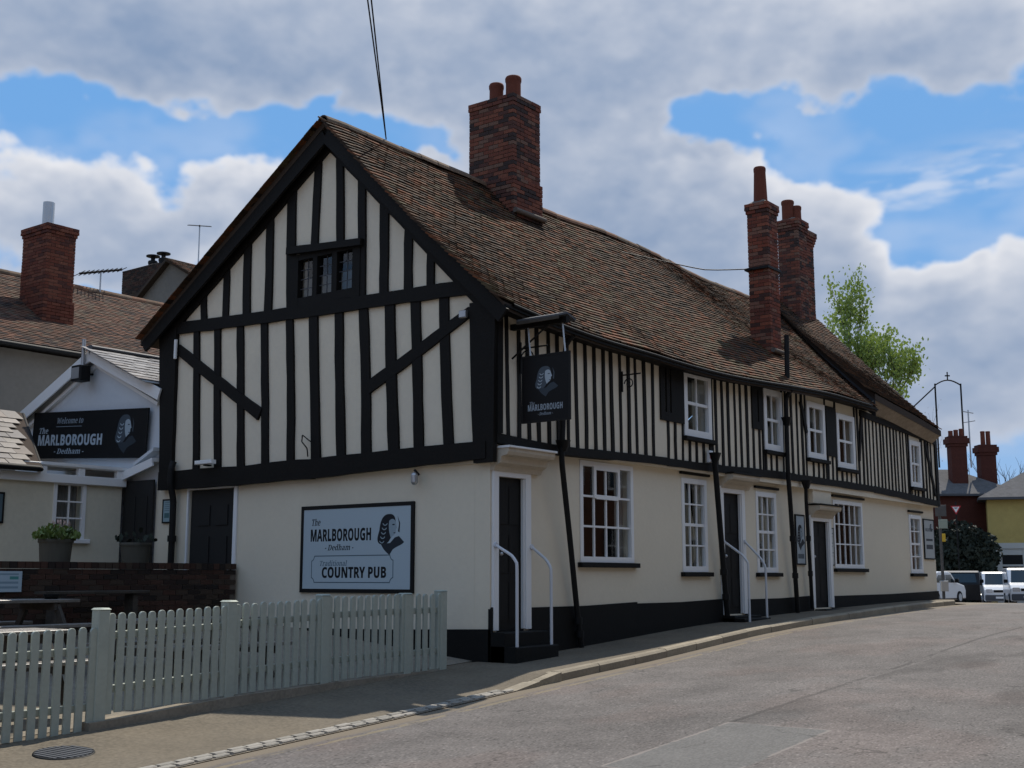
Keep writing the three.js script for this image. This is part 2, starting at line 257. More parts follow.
  struct('garden_paving', grid((u, v) => { const x = lerp(-14, -0.02, u), z = lerp(-0.26, -5.06, v); return [x, H(x) - 0.02 - 0.10 * Math.min(z, 0), z]; }, 30, 10), M.garden);
  struct('terrace', bx(-14, -0.02, -0.5, 0.55, -30, -5.14), M.garden);
  // kerb stones
  const kg = new THREE.Group(); kg.name = 'kerb'; kg.userData = { kind: 'structure' }; scene.add(kg);
  M.kerbs = [0, 1, 2].map(i => { const m = M.concrete.clone(); m.color = rgb(0.36 + 0.04 * i, 0.31 + 0.035 * i, 0.235 + 0.025 * i); return m; });
  const r = rng(3); let x = -0.55;
  while (x < 16.6) {
    const L = 0.86 + 0.08 * r(), x1 = x + L - 0.012, dz = (r() - 0.5) * 0.012, dy = (r() - 0.5) * 0.008, g = new THREE.BufferGeometry();
    const P = (xx, y, zz) => [xx, y, zz]; const A = [x, x1].map(xx => { const zk = kerbZ(xx) + dz, t = H(xx) + 0.006 + dy, b = ROAD(xx) - 0.1; return [P(xx, b, zk - 0.14), P(xx, b, zk), P(xx, t - 0.025, zk), P(xx, t, zk - 0.03), P(xx, t, zk - 0.14)]; });
    const pos = []; const tri = (a, b, c) => pos.push(...a, ...b, ...c);
    for (let i = 0; i < 5; i++) { const j = (i + 1) % 5; tri(A[0][i], A[1][i], A[1][j]); tri(A[0][i], A[1][j], A[0][j]); }
    for (let i = 1; i < 4; i++) { tri(A[0][0], A[0][i], A[0][i + 1]); tri(A[1][0], A[1][i + 1], A[1][i]); }
    g.setAttribute('position', new THREE.Float32BufferAttribute(pos, 3)); g.computeVertexNormals();
    const uv = []; for (let i = 0; i < pos.length; i += 3) uv.push(pos[i], pos[i + 1] + pos[i + 2]); g.setAttribute('uv', new THREE.Float32BufferAttribute(uv, 2));
    part(kg, 'kerb_stone', g, M.kerbs[Math.floor(r() * 3)]); x += L;
  }
  { // dropped end stones
    for (const [a, b] of [[-1.02, -0.565], [-1.50, -1.03]]) {
      const f = q => sm(-1.55, -0.5, q), g = poly([[a, ROAD(a) - 0.1], [b, ROAD(b) - 0.1], [b, lerp(ROAD(b) + 0.015, H(b) + 0.005, f(b))], [a, lerp(ROAD(a) + 0.015, H(a) + 0.005, f(a))]], kerbZ(a) - 0.20, kerbZ(a) - 0.005);
      part(kg, 'kerb_stone', g, M.kerbs[1]);
    }
  }
  // two rows of pale setts where the kerb stops
  const sg = new THREE.Group(); sg.name = 'sett_channel'; sg.userData = { kind: 'structure' }; scene.add(sg);
  M.setts = [0, 1, 2].map(i => { const m = M.concrete.clone(); m.color = rgb(0.36 + 0.05 * i, 0.335 + 0.045 * i, 0.29 + 0.04 * i); return m; });
  const sgeo = rbox(-0.082, 0.082, -0.06, 0.024, -0.040, 0.040, 0.009);
  for (let row = 0; row < 2; row++) for (let q = -1.6 - row * 0.1; q > -11; q -= 0.192) {
    const s = part(sg, 'sett', sgeo, M.setts[Math.floor(r() * 3)]); s.position.set(q, ROAD(q) + 0.012 + (r() - 0.5) * 0.008, kerbZ(q) - 0.055 - row * 0.112); s.rotation.set((r() - 0.5) * 0.04, 0.052 + (r() - 0.5) * 0.05, Math.atan(0.05) + (r() - 0.5) * 0.03);
  }
  part(sg, 'mortar_bed', grid((u, v) => { const xx = lerp(-11, -1.5, u), z = lerp(kerbZ(xx), kerbZ(xx) - 0.23, v); return [xx, ROAD(xx) + 0.017, z]; }, 30, 1), M.concrete);
}

// ---------- roof tiles ----------
// surf(x, t) -> [y, z]; t runs from eave to ridge. Courses of plain tiles, each tipped on the one below.
function tileRoof(parent, surf, xl, xr, slopeLen, { tw = 0.165, ex = 0.1, len = 0.2, th = 0.015, pal, seed = 1, m = M.tile, label, twist = 0.03, lift = 1 }) {
  const rr = rng(seed), list = [], e = 0.004, O = new THREE.Matrix4();
  const P = (x, t) => { const [y, z] = surf(x, t); return V(x, y, z); };
  const nC = Math.floor(slopeLen / ex);
  for (let c = 0; c < nC; c++) {
    const t = (c * ex) / slopeLen, a = xl(t), b = xr(t);
    for (let x = a + (c % 2 ? tw / 2 : 0), first = c % 2; x < b; x += tw) {
      if (first) { first = 0; x -= tw / 2; }                                  // a half tile closes the verge on every other course
      else if (c % 2 && Math.abs(x - a - tw) < 1e-6) x -= tw / 2;
      const p = P(x, t), tx = P(x + 0.05, t).sub(P(x - 0.05, t)).normalize(), up = P(x, Math.min(1, t + 0.03)).sub(P(x, t)).normalize(), n = V(0, 0, 0).crossVectors(tx, up).normalize(); if (n.y < 0) n.negate();
      const right = V(0, 0, 0).crossVectors(up, n).normalize();
      const tilt = lift * th / ex + (rr() - 0.5) * twist, up2 = up.clone().multiplyScalar(Math.cos(tilt)).addScaledVector(n, -Math.sin(tilt)), n2 = V(0, 0, 0).crossVectors(right, up2).normalize();
      p.addScaledVector(up2, len / 2 + (rr() - 0.5) * 0.014).addScaledVector(n2, th * 1.2 + (rr() - 0.5) * 0.006);
      const yaw = (rr() - 0.5) * 0.05, r3 = right.clone().multiplyScalar(Math.cos(yaw)).addScaledVector(up2, Math.sin(yaw)), u3 = V(0, 0, 0).crossVectors(n2, r3);
      const M4 = new THREE.Matrix4().makeBasis(r3, u3, n2).setPosition(p);
      const blot = fbm(x * 0.7 + seed * 13, t * slopeLen * 0.7, 3), pi = Math.min(pal.length - 1, Math.floor(pal.length * Math.min(0.999, Math.max(0, 0.5 + (rr() - 0.5) * 1.0 + (blot - 0.5) * 0.9)))), k = 0.8 + 0.4 * rr(), cc = pal[pi];
      list.push([M4, rgb(cc[0] * k, cc[1] * k, cc[2] * k)]);
    }
  }
  const geo = bx(-tw * 0.485, tw * 0.485, -len / 2, len / 2, -th / 2, th / 2);
  const im = new THREE.InstancedMesh(geo, m, list.length); list.forEach(([a, c], i) => { im.setMatrixAt(i, a); im.setColorAt(i, c); });
  im.name = 'roof_tiles'; im.castShadow = im.receiveShadow = true; im.userData = { kind: 'stuff' }; if (label) im.userData.label = label; parent.add(im); return im;
}
const PAL_MAIN = [[0.046, 0.03, 0.019], [0.078, 0.046, 0.027], [0.106, 0.059, 0.034], [0.124, 0.069, 0.037], [0.143, 0.071, 0.037], [0.174, 0.075, 0.036], [0.215, 0.078, 0.032], [0.129, 0.094, 0.05]];

// ---------- brick stacks ----------
const brickGeo = bx(-0.5, 0.5, -0.5, 0.5, -0.5, 0.5);
// rectangle x0..x1, z0..z1 from y0 to y1; faces to the west (-x) and south (+z) get single bricks, the far faces joined bricks
function stack(parent, name, x0, x1, z0, z1, y0, y1, { seed = 1, pal = M.bricks, corbel = 3, out = 0.03, base, ch = 0.074, max = 300, label } = {}) {
  const r = rng(seed), cap = y1, core = part(parent, name, bx(x0 + 0.012, x1 - 0.012, y0, y1 - 0.004, z0 + 0.012, z1 - 0.012), M.mortar, label);
  const rest = pal.map(() => []); let count = 0;
  const nC = Math.round((y1 - y0) / ch), h = (y1 - y0) / nC - 0.011;
  for (let c = 0; c < nC; c++) {
    const y = y0 + (c + 0.5) * (y1 - y0) / nC, k = nC - 1 - c, o = (k < corbel ? out * (corbel - Math.min(k, corbel) + (k === 0 ? -1 : 0)) / 1.5 : 0) + (base && y < base ? 0.03 : 0);
    const X0 = x0 - o, X1 = x1 + o, Z0 = z0 - o, Z1 = z1 + o;
    const run = (a0, a1, place, single) => {
      let a = a0 - (c % 2 ? 0.1125 : 0);
      while (a < a1 - 0.01) {
        const s = Math.max(a, a0); let e = Math.min(a + 0.215, a1); if (a1 - e < 0.06) e = a1; a += e === a1 ? 9 : 0.226; if (e - s < 0.03) continue;
        const mi = Math.min(pal.length - 1, Math.floor(r() * pal.length)), d = (r() - 0.5) * 0.008, q = place((s + e) / 2, e - s, d);
        if (single && count < max) { const b = part(core, 'brick', brickGeo, pal[mi]); b.position.set(...q[0]); b.scale.set(...q[1]); count++; }
        else { const g = brickGeo.clone(); g.scale(...q[1]); g.translate(...q[0]); rest[mi].push(g); }
      }
    };
    run(Z0, Z1, (m, l, d) => [[X0 + 0.05 + d, y, m], [0.1 , h, l]], true);
    run(X0 + 0.102, X1, (m, l, d) => [[m, y, Z1 - 0.05 + d], [l, h, 0.1]], true);
    run(Z0, Z1 - 0.102, (m, l, d) => [[X1 - 0.05 + d, y, m], [0.1, h, l]], false);
    run(X0 + 0.102, X1 - 0.102, (m, l, d) => [[m, y, Z0 + 0.05 + d], [l, h, 0.1]], false);
  }
  rest.forEach((l, i) => { if (l.length) part(core, 'brickwork', l, pal[i]).userData.kind = 'stuff'; });
  part(core, 'flaunching', (() => { const g = new THREE.CylinderGeometry(0.35, 0.7, 0.09, 4, 1); g.rotateY(Math.PI / 4); g.scale((x1 - x0) * 0.98, 1, (z1 - z0) * 0.98); g.translate((x0 + x1) / 2, y1 + 0.045, (z0 + z1) / 2); return g; })(), M.mortar);
  return core;
}
function pot(parent, x, y, z, h, r0, r1, m = M.pot) {
  const pr = [[r0, 0], [r0 * 1.02, 0.04], [r0 * 0.96, 0.08], [lerp(r0, r1, 0.8), h - 0.12], [r1 * 1.1, h - 0.09], [r1 * 1.12, h - 0.03], [r1, h], [r1 * 0.78, h], [r1 * 0.75, h - 0.2]];
  const g = new THREE.LatheGeometry(pr.map(p => new THREE.Vector2(...p)), 18); g.translate(x, y, z); return part(parent, 'chimney_pot', g, m);
}

// ---------- the pub ----------
const pub = thing('timber_framed_pub', 'long black and white timber framed pub with tiled roof and brick chimneys', 'pub');
const eave = curve([[-0.8, 4.79], [0.29, 4.68], [1.24, 4.61], [2.27, 4.57], [3.41, 4.56], [4.66, 4.54], [5.68, 4.545], [7.19, 4.60], [8.88, 4.69], [10.8, 4.75], [12.5, 4.75], [17, 4.6]]);
const ridge = curve([[-0.3, 8.05], [0, 8.06], [2, 8.03], [3.4, 8.02], [5.5, 7.95], [7.6, 8.00], [9.5, 7.95], [11.75, 7.82], [14, 7.82], [17, 7.9]]);
const ZE = 0.42, ZR = -3.08;
const main = (x, t) => [lerp(eave(x), ridge(x), t) - 0.09 * Math.sin(Math.PI * t) + 0.07 * (fbm(x * 0.55 + 3, t * 2.2 + 8, 3) - 0.5), lerp(ZE, ZR, t)];
const VERGE = -0.27, mainR = t => 12.95 + 2.6 * t;
{
  part(pub, 'roof_deck', grid((u, v) => { const x = lerp(VERGE + 0.03, mainR(v) - 0.05, u), [y, z] = main(x, v); return [x, y - 0.02, z - 0.01]; }, 60, 14, 0.1), M.underlay);
  tileRoof(pub, main, () => VERGE, t => mainR(t) - 0.08, 4.85, { pal: PAL_MAIN, seed: 4, len: 0.2, th: 0.022, twist: 0.06 });
  // rear slope
  const backE = x => 5.12 - 0.01 * x, back = (x, t) => [lerp(backE(x), ridge(x), t), lerp(-7.5, ZR, t)];
  part(pub, 'rear_roof_slope', grid((u, v) => { const x = lerp(VERGE + 0.03, 17.1, u), [y, z] = back(x, v); return [x, y, z]; }, 20, 8, 0.1), M.underlay);
  tileRoof(pub, back, () => VERGE, () => 2, 5.3, { pal: PAL_MAIN, seed: 9, len: 0.13, th: 0.012, twist: 0.0, lift: 0.15 });
  // ridge tiles
  const rg = new THREE.CylinderGeometry(0.12, 0.13, 0.42, 10, 1, true, -Math.PI / 2, Math.PI); rg.rotateZ(Math.PI / 2); rg.rotateX(0);
  M.ridge = [[0.20, 0.125, 0.08], [0.25, 0.13, 0.08], [0.16, 0.115, 0.08], [0.23, 0.16, 0.11]].map(c => { const m = M.tile.clone(); m.color = rgb(...c); return m; });
  const half = []; for (let i = 0; i <= 8; i++) { const a = i / 8 * Math.PI; half.push([Math.cos(a) * 0.125, Math.sin(a) * 0.125]); } for (let i = 8; i >= 0; i--) { const a = i / 8 * Math.PI; half.push([Math.cos(a) * 0.105, Math.sin(a) * 0.105]); }
  const rgeo = poly(half, -0.22, 0.22); rgeo.rotateY(Math.PI / 2); M.ridgeGeo = rgeo;
  const r = rng(6); for (let x = VERGE + 0.2; x < 14.6; x += 0.43) { if (x > 3.55 && x < 4.65) continue; const q = part(pub, 'ridge_tile', rgeo, M.ridge[Math.floor(r() * 4)]); q.position.set(x, ridge(x) - 0.055 + (r() - 0.5) * 0.02, ZR); q.rotation.set((r() - 0.5) * 0.08, (r() - 0.5) * 0.04, (ridge(x + 0.2) - ridge(x - 0.2)) / 0.4); }
  // far roof, set higher, with its own verge
  const e2 = x => lerp(5.03, 4.62, (x - 12.75) / 4.2), r2 = x => lerp(8.15, 8.36, (x - 15.3) / 2);
  const L2 = t => 12.75 + 2.7 * t, R2 = t => 16.95 + 0.35 * t;
  const far = (x, t) => { const s = (x - L2(t)) / (R2(t) - L2(t)), ye = e2(lerp(12.75, 16.95, s)), yr = r2(lerp(15.4, 17.3, s)); return [lerp(ye, yr, t) - 0.10 * Math.sin(Math.PI * t) + 0.05 * (fbm(x * 0.6 + 13, t * 2 + 4, 3) - 0.5), lerp(0.43, -3.25, t)]; };
  part(pub, 'roof_deck', grid((u, v) => { const x = lerp(L2(v) + 0.02, R2(v) - 0.03, u), [y, z] = far(x, v); return [x, y - 0.02, z]; }, 20, 12, 0.14), M.underlay);
  tileRoof(pub, far, L2, t => R2(t) - 0.06, 5.1, { pal: PAL_MAIN.slice(0, 6), seed: 14, th: 0.02, twist: 0.05 });
  part(pub, 'roof_cheek', grid((u, v) => { const x = L2(u) + 0.06, a = far(x, u), m = main(x, Math.min(1, u)); return [x, lerp(Math.min(m[0], a[0]) - 0.25, a[0] - 0.05, v), a[1] - 0.02, a[1], v]; }, 12, 1), M.lead);
  part(pub, 'far_rear_slope', grid((u, v) => [lerp(15.5, 17.25, u), lerp(5.1, 8.3, v), lerp(-7.4, -3.25, v)], 4, 4, 0.12), M.underlay);
  for (let x = 15.6; x < 17.2; x += 0.43) { const q = part(pub, 'ridge_tile', rgeo, M.ridge[2]); q.position.set(x, r2(x) - 0.05, -3.25); }
  // cove board under the far eave
  part(pub, 'eave_cove', grid((u, v) => { const x = lerp(12.85, 17.0, u), ye = e2(x); return [x, lerp(ye - 0.29, ye - 0.12, v), lerp(0.16, 0.38, v)]; }, 8, 2, 0.02), M.cove = noisy(rgb(0.55, 0.46, 0.36), { size: 1.4, a1: 0.35, a2: 0.3, off: 71 }));
  // eaves gutter and soffit
  const gp = []; for (let x = VERGE + 0.2; x <= 12.8; x += 0.6) gp.push([x, eave(x) - 0.028, ZE + 0.022]);
  part(pub, 'gutter', tube(gp, 0.026, 8, false, 80), M.black);
  part(pub, 'soffit_board', grid((u, v) => { const x = lerp(VERGE + 0.05, 12.9, u); return [x, eave(x) - 0.06 + 0.02 * v, lerp(0.44, 0.13, v)]; }, 40, 1, 0.03), M.timber);
}

// walls
const UW = [[4.97, 5.90, 3.41, 4.54], [7.93, 8.69, 3.42, 4.57], [9.82, 10.68, 3.42, 4.55], [11.27, 12.21, 3.33, 4.46], [15.47, 16.2, 3.18, 4.27]];
const GW = [[2.10, 3.56, 1.31, 2.80, 4, 3], [5.07, 5.92, 1.18, 2.73, 3, 4], [7.77, 8.61, 1.18, 2.65, 3, 4], [11.25, 12.80, 1.28, 2.67, 5, 3], [15.6, 16.4, 1.19, 2.54, 2, 4]];
const DR = [[0.14, 0.74, 0.40, 2.43], [6.48, 7.16, 0.46, 2.56], [10.18, 10.95, 0.50, 2.20]];
const jet = curve([[-0.2, 2.86], [1.4, 2.81], [3.55, 2.86], [5.46, 2.87], [8.96, 2.92], [12.39, 2.92], [17.04, 2.80], [17.4, 2.79]]);
const jetT = x => jet(x) + 0.13 + 0.01 * sm(4, 17, x);
const UP = 0.13, TH = 0.150;                       // upper wall face and timber face
{
  const holes = [...GW.map(w => rectHole(w[0] + 0.03, w[1] - 0.03, w[2] + 0.03, w[3] - 0.03)), ...DR.map(w => rectHole(w[0], w[1], w[2], w[3]))];
  part(pub, 'wall', poly([[0.74, -0.5], [17.32, -0.5], [17.32, 2.90], [0.139, 2.90], [0.139, 2.432], [0.74, 2.432]], -0.25, 0, holes.filter((h, i) => i !== 5)), M.render);
  // corner pier beside the door, and the threshold
  part(pub, 'wall', bx(0.0, 0.138, -0.5, 2.85, -0.26, 0.0), M.render);
  part(pub, 'threshold', bx(0.139, 0.739, -0.5, 0.398, -0.25, -0.001), M.tar);
  part(pub, 'wall', poly([[0.0, 2.86], [17.3, 2.78], [17.3, 4.66], [12.7, 4.78], [12.4, eave(12.4) + 0.1], ...[11, 9, 7, 5, 3, 1.5, 0.0].map(x => [x, eave(x) + 0.1])], -0.1, UP, UW.map(w => rectHole(w[0] + 0.03, w[1] - 0.03, w[2] + 0.03, w[3] - 0.03))), M.plaster);
  // gable walls
  part(pub, 'wall', GABLE(poly([[-7.2, -0.5], [-0.262, -0.5], [-0.262, 2.7], [-7.2, 2.7]], -0.25, 0, [rectHole(-6.30, -5.17, 0.5, 2.50)])), M.render);
  part(pub, 'wall', GABLE(poly([[-6.98, 2.6], [0.06, 2.6], [0.10, 4.80], [-3.1, 7.92], [-7.1, 5.22]], -0.2, 0.04, [rectHole(-3.83, -2.50, 5.34, 6.04)])), M.plaster);
  part(pub, 'rear_wall', bx(0.2, 17.3, -0.5, 5.1, -7.2, -7.0), M.render);
  part(pub, 'end_wall', GABLE(poly([[-7.0, -0.5], [-0.26, -0.5], [-0.1, 4.6], [-3.2, 8.1], [-7.0, 5.1]], -17.3, -17.1)), M.plaster);
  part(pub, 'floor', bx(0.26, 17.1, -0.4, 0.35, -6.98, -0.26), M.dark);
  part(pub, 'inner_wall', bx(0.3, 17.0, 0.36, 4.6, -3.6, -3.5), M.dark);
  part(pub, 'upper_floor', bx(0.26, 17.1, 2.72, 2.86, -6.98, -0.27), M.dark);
  // black plinths
  const pl = (x0, x1) => part(pub, 'plinth', poly([[x0, -0.6], [x1, -0.6], [x1, 0.69 + 0.004 * x1 + 0.012], [(x0 + x1) / 2, 0.675 + 0.002 * (x0 + x1)], [x0, 0.68 + 0.004 * x0]], 0.001, 0.035), M.tar);
  pl(-0.035, 0.027); pl(0.86, 3.6); pl(3.602, 6.40); pl(7.24, 10.10); pl(11.02, 17.33);
  part(pub, 'plinth', GABLE(poly([[-4.5, -0.6], [0.034, -0.6], [0.034, 0.42], [-1.9, 0.37], [-4.5, 0.34]], 0.001, 0.035)), M.tar);
}
// timbers of the street front
{
  const S = (a, b, w, w2 = w, d = TH) => part(pub, 'stud', timber(a, b, w, w2, UP + 0.001, d), M.timber);
  const bs = (x0, x1) => { const b = [], t = []; const n = Math.ceil((x1 - x0) / 0.5); for (let i = 0; i <= n; i++) { const x = lerp(x0, x1, i / n); b.push([x, jet(x) + (tr() - 0.5) * 0.016]); t.push([x, jetT(x) + (tr() - 0.5) * 0.016]); } part(pub, 'jetty_beam', poly([...b, ...t.reverse()], 0.004, TH + 0.018), M.timber); };
  bs(-0.06, 4.4); bs(4.404, 9.2); bs(9.204, 13.2); bs(13.204, 17.36);
  part(pub, 'wall_plate', poly([...[0, 2, 4, 6, 8, 10, 12.4].map(x => [x, eave(x) - 0.06]), ...[12.4, 10, 8, 6, 4, 2, 0].map(x => [x, eave(x) + 0.12])], UP + 0.002, TH + 0.03), M.timber);
  part(pub, 'wall_plate', poly([[12.55, 4.52], [17.28, 4.30], [17.28, 4.42], [12.55, 4.66]], UP + 0.002, TH + 0.02), M.timber);
  const blocked = [[4.21, 4.96, 3.60, 4.56], [7.45, 7.87, 3.77, 4.56], [10.74, 11.2, 3.53, 4.55]];
  const r = rng(21), top = x => x < 12.5 ? eave(x) - 0.02 : lerp(4.56, 4.34, (x - 12.5) / 4.8);
  let x = 0.22;
  while (x < 17.15) {
    const w = x > 12.5 ? 0.048 + 0.022 * r() : 0.060 + 0.026 * r(), xx = x + (r() - 0.5) * 0.02, lean = (r() - 0.5) * 0.05 - (x < 3 ? 0.04 : 0.02);
    const win = UW.find(q => xx > q[0] - 0.05 && xx < q[1] + 0.05), bl = blocked.find(q => xx > q[0] - 0.03 && xx < q[1] + 0.03);
    if (win) { if (xx > win[0] + 0.04 && xx < win[1] - 0.04) S([xx, jetT(xx) - 0.02], [xx, win[2] - 0.05], w * 0.9); }
    else if (bl) { if (xx > bl[0] + 0.03 && xx < bl[1] - 0.03) S([xx, jetT(xx) - 0.02], [xx, bl[2] + 0.02], w * 0.9); }
    else S([xx, jetT(xx) - 0.02], [xx + lean, top(xx)], w, w * (0.9 + 0.2 * r()));
    x += x > 12.5 ? 0.205 : 0.235;
  }
  for (const q of UW) { S([q[0] - 0.045, jetT(q[0]) - 0.02], [q[0] - 0.045, top(q[0])], 0.06); S([q[1] + 0.045, jetT(q[1]) - 0.02], [q[1] + 0.045, top(q[1])], 0.06); }
  for (const [i, q] of blocked.entries()) {
    const w = q[1] - q[0], sl = i === 2 ? [] : i === 1 ? [[0.5, 0.62]] : [[0.18, 0.25], [0.38, 0.45]];
    part(pub, 'blocked_window', poly([[q[0], q[2]], [q[1], q[2]], [q[1], q[3]], [q[0], q[3]]], UP + 0.003, TH + 0.012, sl.map(k => rectHole(q[0] + k[0] * w, q[0] + k[1] * w, q[2] + 0.14, q[3] - 0.06))), M.timber);
  }
  part(pub, 'brace', timber([12.42, 3.55], [12.62, 4.5], 0.09, 0.09, UP + 0.004, TH + 0.014), M.timber);
  part(pub, 'brace', timber([16.55, 4.32], [17.12, 3.05], 0.12, 0.10, UP + 0.004, TH + 0.014), M.timber);
  part(pub, 'brace', timber([9.55, 4.5], [9.78, 3.9], 0.09, 0.09, UP + 0.004, TH + 0.014), M.timber);
  part(pub, 'corner_post', bx(17.2, 17.36, 2.8, 4.5, -0.02, TH + 0.02), M.timber);
}
// timbers of the gable
{
  const O = 0.041, F = 0.078, T = (n, a, b, w, w2 = w, f = F) => part(pub, n, GABLE(timber(a, b, w, w2, O, f, 0.014)), M.timber);
  for (const [a, b, w] of [[[-6.03, 5.25], [-6.08, 5.82], 0.145], [[-5.50, 5.25], [-5.52, 6.24], 0.145], [[-4.96, 5.2], [-4.99, 6.6], 0.165], [[-4.46, 5.2], [-4.48, 6.97], 0.165], [[-3.92, 5.15], [-3.97, 7.28], 0.19], [[-3.43, 6.1], [-3.39, 7.66], 0.145], [[-2.86, 6.05], [-2.92, 7.66], 0.145], [[-2.39, 5.1], [-2.44, 7.16], 0.15], [[-1.94, 5.1], [-1.96, 6.7], 0.165], [[-1.46, 5.1], [-1.46, 6.25], 0.155], [[-1.03, 5.1], [-1.03, 5.82], 0.135]]) T('stud', a, b, w);
  for (const [a, b, w] of [[[-6.09, 2.8], [-6.22, 5.2], 0.15], [[-5.55, 2.8], [-5.68, 5.16], 0.155], [[-4.99, 2.8], [-5.12, 5.13], 0.165], [[-4.42, 2.8], [-4.54, 5.1], 0.16], [[-3.83, 2.8], [-3.95, 5.1], 0.155], [[-3.28, 2.8], [-3.41, 5.07], 0.185], [[-2.75, 2.8], [-2.86, 5.07], 0.175], [[-2.24, 2.8], [-2.35, 5.04], 0.185], [[-1.69, 2.8], [-1.82, 5.05], 0.20], [[-1.22, 2.8], [-1.32, 5.03], 0.175], [[-0.67, 2.8], [-0.79, 5.04], 0.175]]) T('stud', a, b, w, w * 0.95);
  T('tie_beam', [-6.95, 5.26], [-3.3, 5.125], 0.20, 0.19, 0.10); T('tie_beam', [-3.3, 5.125], [-0.1, 5.03], 0.19, 0.21, 0.10);
  T('brace', [-6.7, 4.90], [-4.56, 3.615], 0.17, 0.19, 0.086); T('brace', [-0.3, 4.70], [-2.24, 3.815], 0.15, 0.19, 0.086);
  T('corner_post', [-6.83, 2.6], [-6.94, 5.25], 0.32, 0.46, 0.11); T('corner_post', [-0.02, 2.6], [-0.05, 4.80], 0.34, 0.46, 0.12);
  T('jetty_beam', [-7.0, 2.68], [-5.0, 2.67], 0.31, 0.30, 0.13); T('jetty_beam', [-5.0, 2.67], [-3.3, 2.69], 0.30, 0.30, 0.13); T('jetty_beam', [-3.3, 2.69], [0.02, 2.77], 0.30, 0.24, 0.13);
  T('rafter', [-7.1, 5.17], [-3.1, 7.78], 0.28, 0.24, 0.09); T('rafter', [-3.1, 7.72], [0.02, 4.74], 0.22, 0.26, 0.09);
  // barge boards under the verge
  const bb = (a, b) => part(pub, 'barge_board', GABLE(timber(a, b, 0.21, 0.21, 0.20, 0.245, 0.012)), M.timber);
  bb([-7.42, 4.99], [-3.08, 7.80]); bb([-3.06, 7.80], [0.40, 4.52]);
  part(pub, 'verge_soffit', GABLE(merge([poly([[-7.4, 5.10], [-3.08, 7.93], [-3.08, 7.86], [-7.36, 5.04]], 0.09, 0.2), poly([[-3.08, 7.93], [0.4, 4.66], [0.36, 4.60], [-3.08, 7.86]], 0.09, 0.2)])), M.timber);
  part(pub, 'corner_post', bx(-0.06, 0.05, 2.99, 4.64, 0.02, TH + 0.03), M.timber);
}
// ---------- windows and doors ----------
function sash(parent, wrap, x0, x1, y0, y1, cols, rows, z, { fr = 0.065, bar = 0.024, mid = true, sill, head, m = M.white, name = 'window', curtain, depth = 0.06, casement, rail = 0.05 } = {}) {
  const g = [], zi = z - depth;
  g.push(bx(x0, x0 + fr, y0, y1, zi, z + 0.012), bx(x1 - fr, x1, y0, y1, zi, z + 0.012), bx(x0 + fr, x1 - fr, y1 - fr, y1, zi, z + 0.011), bx(x0 + fr, x1 - fr, y0, y0 + fr * 1.1, zi, z + 0.011));
  const a0 = x0 + fr, a1 = x1 - fr, b0 = y0 + fr * 1.1, b1 = y1 - fr, zb = z - depth * 0.75, zt = z - depth * 0.25;
  const ys = []; for (let i = 0; i <= rows; i++) ys.push(lerp(b0, b1, i / rows));
  for (let i = 1; i < cols; i++) { const x = lerp(a0, a1, i / cols); g.push(bx(x - bar / 2, x + bar / 2, b0, b1, zb, zt)); }
  for (let i = 1; i < rows; i++) { const h = mid && i === rows / 2 ? rail / 2 : bar / 2; g.push(bx(a0, a1, ys[i] - h, ys[i] + h, zb + 0.002, zt + 0.003 + (h > bar ? 0.012 : 0))); }
  if (casement) { const X0 = lerp(a0, a1, 1 / cols), X1 = lerp(a0, a1, 3 / cols), Y0 = ys[rows - 1] - 0.02; g.push(bx(X0 - 0.03, X0 + 0.03, Y0, b1, zt, z + 0.008), bx(X1 - 0.03, X1 + 0.03, Y0, b1, zt, z + 0.008), bx(X0 + 0.03, X1 - 0.03, Y0 - 0.015, Y0 + 0.05, zt, z + 0.008), bx(X0 + 0.03, X1 - 0.03, b1 - 0.045, b1, zt, z + 0.008)); }
  const f = part(parent, name, wrap(merge(g)), m);
  for (let i = 0; i < cols; i++) for (let j = 0; j < rows; j++) {
    const u0 = lerp(a0, a1, i / cols), u1 = lerp(a0, a1, (i + 1) / cols), p = new THREE.PlaneGeometry(u1 - u0, ys[j + 1] - ys[j]); p.rotateX((tr() - 0.5) * 0.012); p.rotateY((tr() - 0.5) * 0.012);
    p.translate((u0 + u1) / 2, (ys[j] + ys[j + 1]) / 2, (zb + zt) / 2); part(f, 'pane', wrap(p), M.glass);
  }
  if (sill) part(f, 'sill', wrap(rbox(x0 - 0.06, x1 + 0.08, y0 - 0.075, y0 - 0.004, z - 0.05, z + 0.075, 0.008)), sill);
  if (head) part(f, 'drip_mould', wrap(rbox(x0 - 0.06, x1 + 0.07, y1 + 0.06, y1 + 0.105, z + 0.001, z + 0.05, 0.006)), head);
  if (curtain) for (const [c0, c1] of curtain) { // hanging folds of cloth behind the glass
    const n = 16; part(f, 'curtain', wrap(grid((u, v) => { const x = lerp(lerp(a0, a1, c0), lerp(a0, a1, c1), u); return [x, lerp(b0, b1, v), z - 0.16 + 0.018 * Math.sin(u * n * (c1 - c0) * 2.6 + 1), u, v]; }, 28, 1)), M.curtain);
  }
  return f;
}
